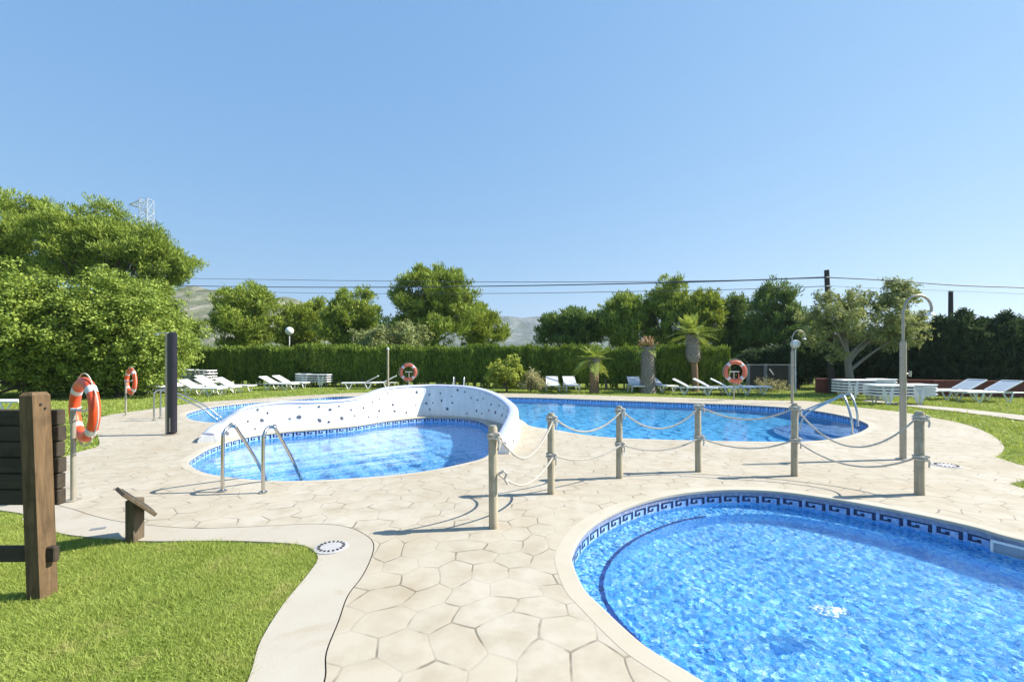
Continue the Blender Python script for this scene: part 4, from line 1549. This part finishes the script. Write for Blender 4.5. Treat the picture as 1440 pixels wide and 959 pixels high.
GH = 'trees standing beyond the hedge'
px_tree('pine_tree', 'round dark pine left of the globe lamp, standing alone beyond the hedge', 340, 37,
        [(293, 388, 396, 500), (298, 360, 410, 480), (330, 392, 410, 500)], M['L_pine'], 130, 26000, 0.95, 0.46, 0.12, 0.22, group=GH)
px_tree('pine_tree', 'low yellowish pine right behind the globe lamp', 418, 41,
        [(385, 448, 428, 500), (420, 462, 418, 490)], M['L_pine_bright'], 90, 13000, 0.9, 0.46, 0.13, 0.18, group=GH)
px_tree('pine_tree', 'medium pine between the globe lamp and the tallest pine', 487, 38,
        [(448, 538, 418, 505), (470, 530, 404, 470)], M['L_pine'], 110, 20000, 0.9, 0.46, 0.12, 0.2, group=GH)
px_tree('pine_tree', 'tallest pine beyond the hedge, above the small faded lifebuoy', 605, 36,
        [(540, 600, 395, 480), (566, 622, 375, 460), (600, 664, 372, 450), (560, 668, 420, 500), (630, 672, 400, 470)], M['L_pine'], 190, 34000, 0.85, 0.46, 0.11, 0.25, group=GH)
px_tree('pine_tree', 'leaning yellowish pine on the right flank of the tallest pine', 680, 39,
        [(650, 700, 428, 490), (660, 712, 450, 500)], M['L_pine_bright'], 70, 12000, 0.85, 0.46, 0.11, 0.18, group=GH)
px_tree('shrub', 'grey-green shrub showing above the hedge at the foot of the tallest pine', 565, 32.5,
        [(520, 600, 455, 500), (500, 545, 460, 498)], M['L_olive'], 60, 9000, 0.7, 0.3, 0.12, 0.1, group=GH, style='leaf')
px_tree('pine_tree', 'broad dome of a pine right of the mountain gap', 800, 37,
        [(758, 850, 432, 500), (775, 835, 430, 470)], M['L_pine_dark'], 110, 21000, 0.85, 0.46, 0.12, 0.2, group=GH)
px_tree('pine_tree', 'pine behind the first palm, with a spiky top', 875, 36,
        [(848, 905, 412, 500), (862, 896, 408, 450)], M['L_pine'], 100, 17000, 0.85, 0.46, 0.11, 0.2, group=GH)
px_tree('pine_tree', 'tall dark pine behind the stumpy palm', 935, 35,
        [(904, 970, 405, 500), (920, 968, 400, 450)], M['L_pine'], 110, 19000, 0.85, 0.46, 0.11, 0.2, group=GH)
px_tree('pine_tree', 'bright yellow-green pine behind the tallest palm', 985, 33,
        [(962, 1008, 412, 492), (970, 1004, 408, 460)], M['L_pine_bright'], 80, 15000, 0.75, 0.44, 0.11, 0.18, group=GH)
px_tree('pine_tree', 'dark thin-topped pine above the red lifebuoy', 1032, 34,
        [(1003, 1060, 440, 520), (1010, 1050, 410, 460)], M['L_pine_dark'], 100, 17000, 0.85, 0.44, 0.11, 0.2, group=GH)
px_tree('pine_tree', 'large dark pine between the red lifebuoy and the distant shower', 1090, 31,
        [(1050, 1130, 420, 515), (1062, 1112, 402, 460), (1095, 1145, 440, 520)], M['L_pine_dark'], 140, 25000, 0.8, 0.42, 0.10, 0.22, group=GH)
px_tree('pine_tree', 'small pine right behind the utility pole, left of the olive', 1140, 30,
        [(1115, 1165, 440, 525)], M['L_pine_dark'], 70, 11000, 0.75, 0.42, 0.10, 0.16, group=GH)

# clipped hedge
hd = thing('hedge', 'long clipped conifer hedge closing the garden behind the pools', 'hedge', (0, 26, 0))
ha, hb = Vector((-23.5, 29.5)), Vector((XA(1024, 23.9), 23.9))
hdir = (hb - ha)
HL = hdir.length
hdir.normalize()
hn = Vector((hdir.y, -hdir.x))              # toward the camera
if hn.y > 0:
    hn = -hn


def hedge_top(s):
    return 2.22 - 0.14 * s / HL + 0.10 * np.sin(s * 0.9) * np.sin(s * 0.37) + 0.06 * np.sin(s * 2.3 + 1) + 0.04 * np.sin(s * 5.9)


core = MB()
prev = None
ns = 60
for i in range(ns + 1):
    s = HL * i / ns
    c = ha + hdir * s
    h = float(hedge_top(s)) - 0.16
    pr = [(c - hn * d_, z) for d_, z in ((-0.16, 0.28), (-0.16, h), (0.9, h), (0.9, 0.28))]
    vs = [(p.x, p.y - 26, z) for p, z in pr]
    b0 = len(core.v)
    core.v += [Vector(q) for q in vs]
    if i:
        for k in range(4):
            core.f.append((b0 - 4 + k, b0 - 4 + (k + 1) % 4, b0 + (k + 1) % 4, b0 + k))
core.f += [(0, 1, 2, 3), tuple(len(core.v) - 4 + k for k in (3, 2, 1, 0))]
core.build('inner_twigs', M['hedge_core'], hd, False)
n = 95000
s = RNG.uniform(0, HL, n)
face = RNG.random(n)
top = hedge_top(s)
lump = 0.10 * np.sin(s * 2.1) + 0.07 * np.sin(s * 4.7 + 2) + 0.05 * np.sin(s * 9.1)
dep = np.where(face < 0.66, 0.40 + RNG.normal(0, 0.035, n) + lump, RNG.uniform(-0.95, 0.45, n))
z = np.where(face < 0.66, RNG.uniform(0.02, 1, n) ** 0.85 * top, top + RNG.normal(0.02, 0.07, n) + 0.05 * np.sin(s * 13) + 0.10 * (RNG.random(n) < 0.12))
gap = (z < 0.35) & (np.sin(s * 5.3) + np.sin(s * 8.9) > 0.1)
P = np.stack([ha.x + hdir.x * s + hn.x * dep, ha.y + hdir.y * s + hn.y * dep - 26, z], 1)[~gap]
n = len(P)
D = np.array([hn.x * 0.25, hn.y * 0.25, 1.0]) + RNG.normal(size=(n, 3)) * 0.25
leaf_object('foliage', P, D, RNG.uniform(0.14, 0.32, n), RNG.uniform(0.035, 0.075, n), M['L_hedge'], hd)
mb = MB()
for i in range(95):
    s_ = HL * (i + random.random()) / 95
    c = ha + hdir * s_ + hn * random.uniform(0.12, 0.36)
    mb.tube([(c.x, c.y - 26, -0.03), (c.x + random.uniform(-.05, .05), c.y - 26, 0.6)], [0.05, 0.035], 6)
st = mb.build('stems', M['olive_bark'], hd)
st['kind'] = 'stuff'

# shrubs before the hedge
px_tree('bush', 'rounded yellow-green bush in front of the hedge behind the far pool', 712, 22.6,
        [(686, 742, 508, 545), (694, 728, 500, 530), (682, 712, 512, 545)], M['L_bush'], 60, 8000, 0.30, 0.16, 0.09, 0.05, style='leaf', tuft=0.14, cat='bush')
px_tree('bush', 'straggly dry shrub right of the yellow-green bush', 746, 22.4,
        [(728, 768, 524, 551)], M['L_dry'], 36, 1700, 0.3, 0.14, 0.06, 0.03, style='leaf', tuft=0.12, cat='bush')

# palms
def frond(mb_v, base, dirv, length, droop, width, leaflets=16):
    d = Vector(dirv).normalized()
    pts = []
    for k in range(9):
        u = k / 8
        pts.append(Vector(base) + d * length * u + Vector((0, 0, -droop * u * u * length)))
    for k in range(1, 9):
        a = pts[k - 1]
        b = pts[k]
        t = (b - a).normalized()
        side = t.cross(Vector((0, 0, 1)))
        if side.length < 1e-3:
            side = Vector((1, 0, 0))
        side.normalize()
        up = side.cross(t)
        for q in range(max(1, leaflets // 8)):
            for sg in (-1, 1):
                o = a.lerp(b, random.random())
                w = width * math.sin(PI * min(0.97, 0.15 + 0.85 * k / 8)) * random.uniform(0.8, 1.2)
                tip = o + side * sg * w + t * w * 0.7 + up * w * 0.2 - Vector((0, 0, w * 0.25))
                mb_v.append((o, o.lerp(tip, 0.5) + t * 0.016, tip, o.lerp(tip, 0.5) - t * 0.016))
    return pts


def palm(label, px, Y, parts, crown_z, n_fr, flen, el_rng, extra=None, fscale=1.0, dead=0):
    x = XA(px, Y)
    t = thing('palm_tree', label, 'palm', (x, Y, -0.03), group='palms along the far side of the pool')
    for nm, mat, prof, lean, boots in parts:
        mb = MB()
        pts = [(lean * q[1], 0, q[1]) for q in prof]
        mb.tube(pts, [q[0] for q in prof], 16)
        if boots:
            z0, z1 = prof[0][1], prof[-1][1]
            rows = int((z1 - z0) / 0.095)
            for r_ in range(rows):
                z = z0 + (z1 - z0) * (r_ + 0.5) / rows
                rad = np.interp(z, [q[1] for q in prof], [q[0] for q in prof])
                for k in range(11):
                    a = 2 * PI * (k + 0.5 * (r_ % 2)) / 11 + random.uniform(-.08, .08)
                    cx, cy = lean * z + rad * 0.93 * math.cos(a), rad * 0.93 * math.sin(a)
                    o_ = Vector((cx, cy, z))
                    out_ = Vector((math.cos(a), math.sin(a), 0.9)).normalized()
                    sd_ = Vector((-math.sin(a), math.cos(a), 0))
                    l_ = boots * random.uniform(0.7, 1.2)
                    w_ = 0.055
                    mb.add([o_ - sd_ * w_, o_ + sd_ * w_, o_ + out_ * l_ + sd_ * w_ * 0.5, o_ + out_ * l_ - sd_ * w_ * 0.5,
                            o_ + out_ * l_ * 0.9 - Vector((0, 0, .05))], [(0, 1, 2, 3), (0, 3, 4), (1, 4, 2), (0, 4, 1)])
        mb.build(nm, M[mat], t, False)
    if n_fr:
        qd = []
        st_ = MB()
        for k in range(n_fr):
            a = 2 * PI * k / n_fr * 1.0 + random.uniform(-.3, .3)
            e = math.radians(random.uniform(*el_rng))
            base = (parts[-1][3] * crown_z, 0, crown_z)
            ps = frond(qd, base, (math.cos(a) * math.cos(e), math.sin(a) * math.cos(e), math.sin(e)), flen * random.uniform(0.75, 1.1), random.uniform(0.15, 0.5), 0.26 * fscale, 48)
            st_.tube(ps, [0.018 * (1 - 0.8 * i / 8) for i in range(9)], 5)
        V = np.array([[tuple(p) for p in q] for q in qd], np.float32).reshape(-1, 3)
        quads('fronds', V, len(qd), 4, M['L_palm'], t)
        st_.build('frond_ribs', M['L_palm'], t)
    return t


zt1 = ZA(506, 22)
palm('short brown-trunked palm with a spray of green fronds, leftmost of the palms', 835.5, 22.0,
     [('trunk', 'palm_trunk', [(0.26, 0), (0.22, 0.25), (0.22, zt1 * 0.7), (0.20, zt1)], 0.0, 0),
      ('boots', 'palm_boot', [(0.20, zt1 - 0.45), (0.24, zt1 - 0.1), (0.16, zt1 + 0.1)], 0.0, 0.16)], zt1 + 0.05, 36, 1.3, (-30, 85))
zt2 = ZA(487, 22)
p2 = palm('stumpy pruned palm with a thick grey trunk and orange cut stubs', 911, 22.0,
          [('trunk', 'palm_boot', [(0.40, 0), (0.33, 0.3), (0.28, 1.2), (0.25, zt2)], 0.0, 0.13)], zt2, 9, 0.75, (-20, 35), fscale=0.7)
mb = MB()
for k in range(46):
    a, e = random.uniform(0, 2 * PI), random.uniform(0.25, 1.4)
    d = Vector((math.cos(a) * math.cos(e), math.sin(a) * math.cos(e), math.sin(e)))
    b = Vector((0, 0, zt2 - 0.05)) + d * 0.1
    mb.tube([b, b + d * random.uniform(0.3, 0.55)], [0.035, 0.03], 6)
mb.build('cut_stubs', M['cut_stub'], p2)
zl, zm = ZA(508, 23), ZA(470, 23)
palm('tallest palm, its thin brown trunk thickening to a grey collar', 978, 23.0,
     [('trunk', 'palm_trunk', [(0.20, 0), (0.16, 0.3), (0.15, zl)], -0.04, 0),
      ('boots', 'palm_boot', [(0.20, zl - 0.02), (0.31, zl + 0.25), (0.28, zm - 0.3), (0.22, zm)], -0.06, 0.13)], zm, 44, 1.65, (-10, 88))

# olive
ox_ = XA(1201, 20.8)
px_tree('olive_tree', 'grey-green olive tree with a leaning pale trunk above the stacked sunbeds', 1201, 20.8,
        [(1138, 1192, 415, 512), (1165, 1240, 412, 490), (1225, 1300, 406, 500), (1245, 1287, 396, 440), (1165, 1230, 405, 450), (1240, 1306, 440, 500)],
        M['L_olive'], 190, 19000, 0.40, 0.20, 0.07, 0.19, style='leaf', bark='olive_bark', lean=-0.75, limbs=12, tuft=0.17)

# dark conifers behind the red wall
GC = 'dark conifers behind the red wall'
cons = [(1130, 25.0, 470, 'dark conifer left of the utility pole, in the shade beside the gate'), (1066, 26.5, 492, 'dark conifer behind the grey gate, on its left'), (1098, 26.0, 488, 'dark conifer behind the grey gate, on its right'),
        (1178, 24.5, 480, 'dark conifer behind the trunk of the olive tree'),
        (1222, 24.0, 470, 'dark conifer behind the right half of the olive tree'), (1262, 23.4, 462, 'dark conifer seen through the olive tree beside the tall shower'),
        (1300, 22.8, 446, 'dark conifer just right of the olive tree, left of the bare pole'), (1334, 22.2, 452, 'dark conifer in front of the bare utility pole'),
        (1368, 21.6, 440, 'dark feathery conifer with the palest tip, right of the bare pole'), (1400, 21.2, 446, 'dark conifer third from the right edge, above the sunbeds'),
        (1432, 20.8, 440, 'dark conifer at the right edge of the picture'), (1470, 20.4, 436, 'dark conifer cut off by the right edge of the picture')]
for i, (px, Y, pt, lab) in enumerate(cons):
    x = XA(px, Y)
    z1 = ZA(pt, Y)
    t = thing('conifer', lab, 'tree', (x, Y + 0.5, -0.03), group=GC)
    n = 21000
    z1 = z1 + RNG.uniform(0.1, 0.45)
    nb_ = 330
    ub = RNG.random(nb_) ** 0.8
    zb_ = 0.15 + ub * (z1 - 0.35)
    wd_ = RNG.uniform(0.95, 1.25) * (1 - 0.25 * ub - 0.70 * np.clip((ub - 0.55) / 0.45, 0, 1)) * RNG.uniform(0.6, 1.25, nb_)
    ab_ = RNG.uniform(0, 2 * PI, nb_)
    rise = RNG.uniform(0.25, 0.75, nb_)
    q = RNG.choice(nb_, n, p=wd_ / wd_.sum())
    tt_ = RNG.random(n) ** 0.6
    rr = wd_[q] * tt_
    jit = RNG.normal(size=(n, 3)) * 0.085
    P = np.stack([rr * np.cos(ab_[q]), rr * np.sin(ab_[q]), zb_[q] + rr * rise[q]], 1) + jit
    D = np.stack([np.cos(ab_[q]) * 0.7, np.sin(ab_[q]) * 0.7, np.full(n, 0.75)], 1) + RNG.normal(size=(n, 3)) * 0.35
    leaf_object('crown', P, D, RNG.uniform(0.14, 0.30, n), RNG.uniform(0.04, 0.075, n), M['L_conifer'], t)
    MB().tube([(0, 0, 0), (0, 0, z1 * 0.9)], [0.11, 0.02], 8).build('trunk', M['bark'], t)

# red garden wall, gate
wa, wb = Vector((XA(1147, 22.2), 22.2)), Vector((XA(1500, 18.8), 18.8))
wd = (wb - wa)
wl = wd.length
wang = math.atan2(wd.y, wd.x)
t = thing('garden_wall', 'low red-brown wall under the dark conifers at right', 'wall', (wa.x, wa.y, 0), wang)
MB().box((wl / 2, 0, 0.30), (wl, 0.22, 0.70)).build('wall_body', M['red_wall'], t, False)
mb = MB()
for k in range(int(wl / 2.2) + 1):
    mb.box((0.2 + k * 2.2, -0.03, 0.315), (0.36, 0.30, 0.72), bev=0.01)
mb.build('pier', M['red_wall'], t, False)
MB().box((wl / 2, 0, 0.665), (wl + 0.04, 0.27, 0.04), bev=0.008).build('wall_cap', M['red_wall'], t, False)

gy = 23.6
gx = XA(1048, gy)
t = thing('garden_gate', 'grey metal gate with dark panels between the hedge and the dark trees', 'gate', (gx, gy, 0))
gw = XA(1112, gy) - gx
for px in (1052, 1076, 1110):
    MB().box((XA(px, gy) - gx, 0, 0.66), (0.15 if px < 1100 else 0.1, 0.12, 1.38), bev=0.01).build('gate_post', M['gate_metal'], t, False)
MB().box((gw / 2, 0, 1.31), (gw, 0.05, 0.05), bev=0.006).build('top_rail', M['gate_metal'], t, False)
MB().box((XA(1064, gy) - gx, 0.03, 0.66), (0.72, 0.03, 1.2)).build('gate_panel', M['gate_panel'], t, False)
MB().box((XA(1093.5, gy) - gx, 0.03, 0.66), (1.08, 0.03, 1.2)).build('gate_panel', M['gate_panel'], t, False)
MB().tube([(XA(1081, gy) - gx, -0.06, ZA(519, gy)), (XA(1087, gy) - gx, -0.06, ZA(527, gy))], 0.03, 8).build('stay', M['white_metal'], t)
px_tree('shrub', 'low twiggy shrub at the foot of the gate', 1083, 22.8, [(1062, 1108, 533, 553)], M['L_dry'], 30, 900, 0.25, 0.16, 0.03, 0.03, style='leaf', tuft=0.1, cat='bush')

# ------------------------------------------------------------------ hills
def ridge(name, prof, Y0, Y1, zb, mat, rough, label, nx=150, ny=36, cliff=False):
    px0, px1 = prof[0][0], prof[-1][0]
    r = np.random.default_rng(21)
    wavs = [(r.uniform(0.6, 1) * 2 ** k, r.uniform(0, 6), r.uniform(0, 6), r.normal(), r.normal()) for k in range(1, 7) for _ in range(4)]
    vs, fs = [], []
    for j in range(ny + 1):
        v = j / ny
        Y = Y0 + (Y1 - Y0) * v
        rise = min(1.0, v / 0.72) ** 1.25 if v < 0.72 else 1 - 0.5 * ((v - 0.72) / 0.28) ** 2
        if cliff and v < 0.72:
            rise = 0.66 * (v / 0.62) ** 0.9 if v < 0.62 else 0.66 + 0.34 * (v - 0.62) / 0.10
        for i in range(nx + 1):
            px = px0 + (px1 - px0) * i / nx
            crest = np.interp(px, [p[0] for p in prof], [p[1] for p in prof])
            Yc = Y0 + (Y1 - Y0) * 0.72
            zc = (HY - crest) * Yc / F + H
            X = (px - 720) / F * Yc * (0.75 + 0.25 * v / 0.72)
            nz = sum(math.sin((a * X * wx + b * Y * wy * 0) / (Yc * 0.09) + wx * X / (Yc * 0.05) * f_ * 0.4 + a + wy * Y / (Yc * 0.08) * f_ * 0.4) / f_ for f_, a, b, wx, wy in wavs)
            vs.append((X, Y, zb + (zc - zb) * rise + nz * rough * rise))
    for j in range(ny):
        for i in range(nx):
            a = j * (nx + 1) + i
            fs.append((a, a + 1, a + nx + 2, a + nx + 1))
    o = link_mesh(name, vs, fs, mat, None, True)
    return tag(o, label, kind='structure')


ridge('hill', [(120, 430), (200, 415), (262, 402), (300, 406), (340, 414), (395, 420), (425, 425), (470, 446), (540, 470), (620, 490)], 120, 330, -1, M['hill'], 0.9, 'scrubby rocky hill rising behind the pines at left')
ridge('mountain', [(560, 470), (620, 440), (660, 431), (686, 438), (700, 444), (722, 444.5), (745, 443.5), (768, 445), (790, 452), (850, 462), (960, 470), (1100, 480), (1300, 490)], 500, 1500, -1, M['mountain'], 2.6, 'far grey mountain with cliffs in the gap between the pines', nx=420, ny=60, cliff=True)

# ------------------------------------------------------------------ grass blades
def grass(name, pts, hgt, wid, label):
    n = len(pts)
    a = RNG.uniform(0, 2 * PI, n)
    lean = RNG.normal(0, 0.85, (n, 2)) * hgt
    h = hgt * RNG.uniform(0.45, 1.25, n) * (1 + 0.9 * (RNG.random(n) < 0.04)) * (1 + 0.25 * np.sin(pts[:, 0] * 7 + 2 * np.sin(pts[:, 1] * 5)))
    w = wid * RNG.uniform(0.7, 1.3, n)
    dx_, dy_ = np.cos(a) * w / 2, np.sin(a) * w / 2
    V = np.empty((n, 4, 3), np.float32)
    z0 = -0.022
    V[:, 0] = np.stack([pts[:, 0] - dx_, pts[:, 1] - dy_, np.full(n, z0)], 1)
    V[:, 1] = np.stack([pts[:, 0] + dx_, pts[:, 1] + dy_, np.full(n, z0)], 1)
    V[:, 2] = np.stack([pts[:, 0] + lean[:, 0] + dx_ * 0.25, pts[:, 1] + lean[:, 1] + dy_ * 0.25, z0 + h], 1)
    V[:, 3] = np.stack([pts[:, 0] + lean[:, 0] - dx_ * 0.25, pts[:, 1] + lean[:, 1] - dy_ * 0.25, z0 + h], 1)
    o = quads(name, V.reshape(-1, 3), n, 4, M['grass'], None)
    tag(o, label, 'grass', kind='stuff')


def scatter(x0, x1, y0, y1, dens, fade=None):
    n = int((x1 - x0) * (y1 - y0) * dens)
    p = np.stack([RNG.uniform(x0, x1, n), RNG.uniform(y0, y1, n)], 1)
    p = p[np.abs(p[:, 0]) < p[:, 1] * 1.2 + 0.6]
    p = p[~inside(outline, p)]
    return p


p = scatter(-7.5, -0.9, 1.9, 5.9, 28000)
p = p[p[:, 1] < 6]
grass('grass', p, 0.025, 0.0042, 'short bright green lawn grass in the left foreground')
p = np.concatenate([scatter(-30, -5.0, 5.9, 20, 330), scatter(6, 24, 5.3, 19.0, 420), scatter(-30, 24, 19, 29.5, 130)])
fpl = ccw(fp + fp2)
p = p[~inside(fpl, p)]
grass('grass', p, 0.055, 0.022, 'mown lawn grass around the pools in the distance')

# ------------------------------------------------------------------ air: far things fade to blue
m, nt, out = newmat('haze_air')
pv = nd(nt, 'ShaderNodeVolumePrincipled', {'Color': (0.74, 0.86, 1.0, 1.0), 'Density': 0.00024, 'Anisotropy': 0.3})
nt.links.new(pv.outputs[0], out.inputs['Volume'])
hz = MB().box((0, 1460, 125), (5300, 3100, 255)).build('haze', m, None, False)
tag(hz, 'thin blue summer haze over the distant hills', 'haze', kind='stuff')
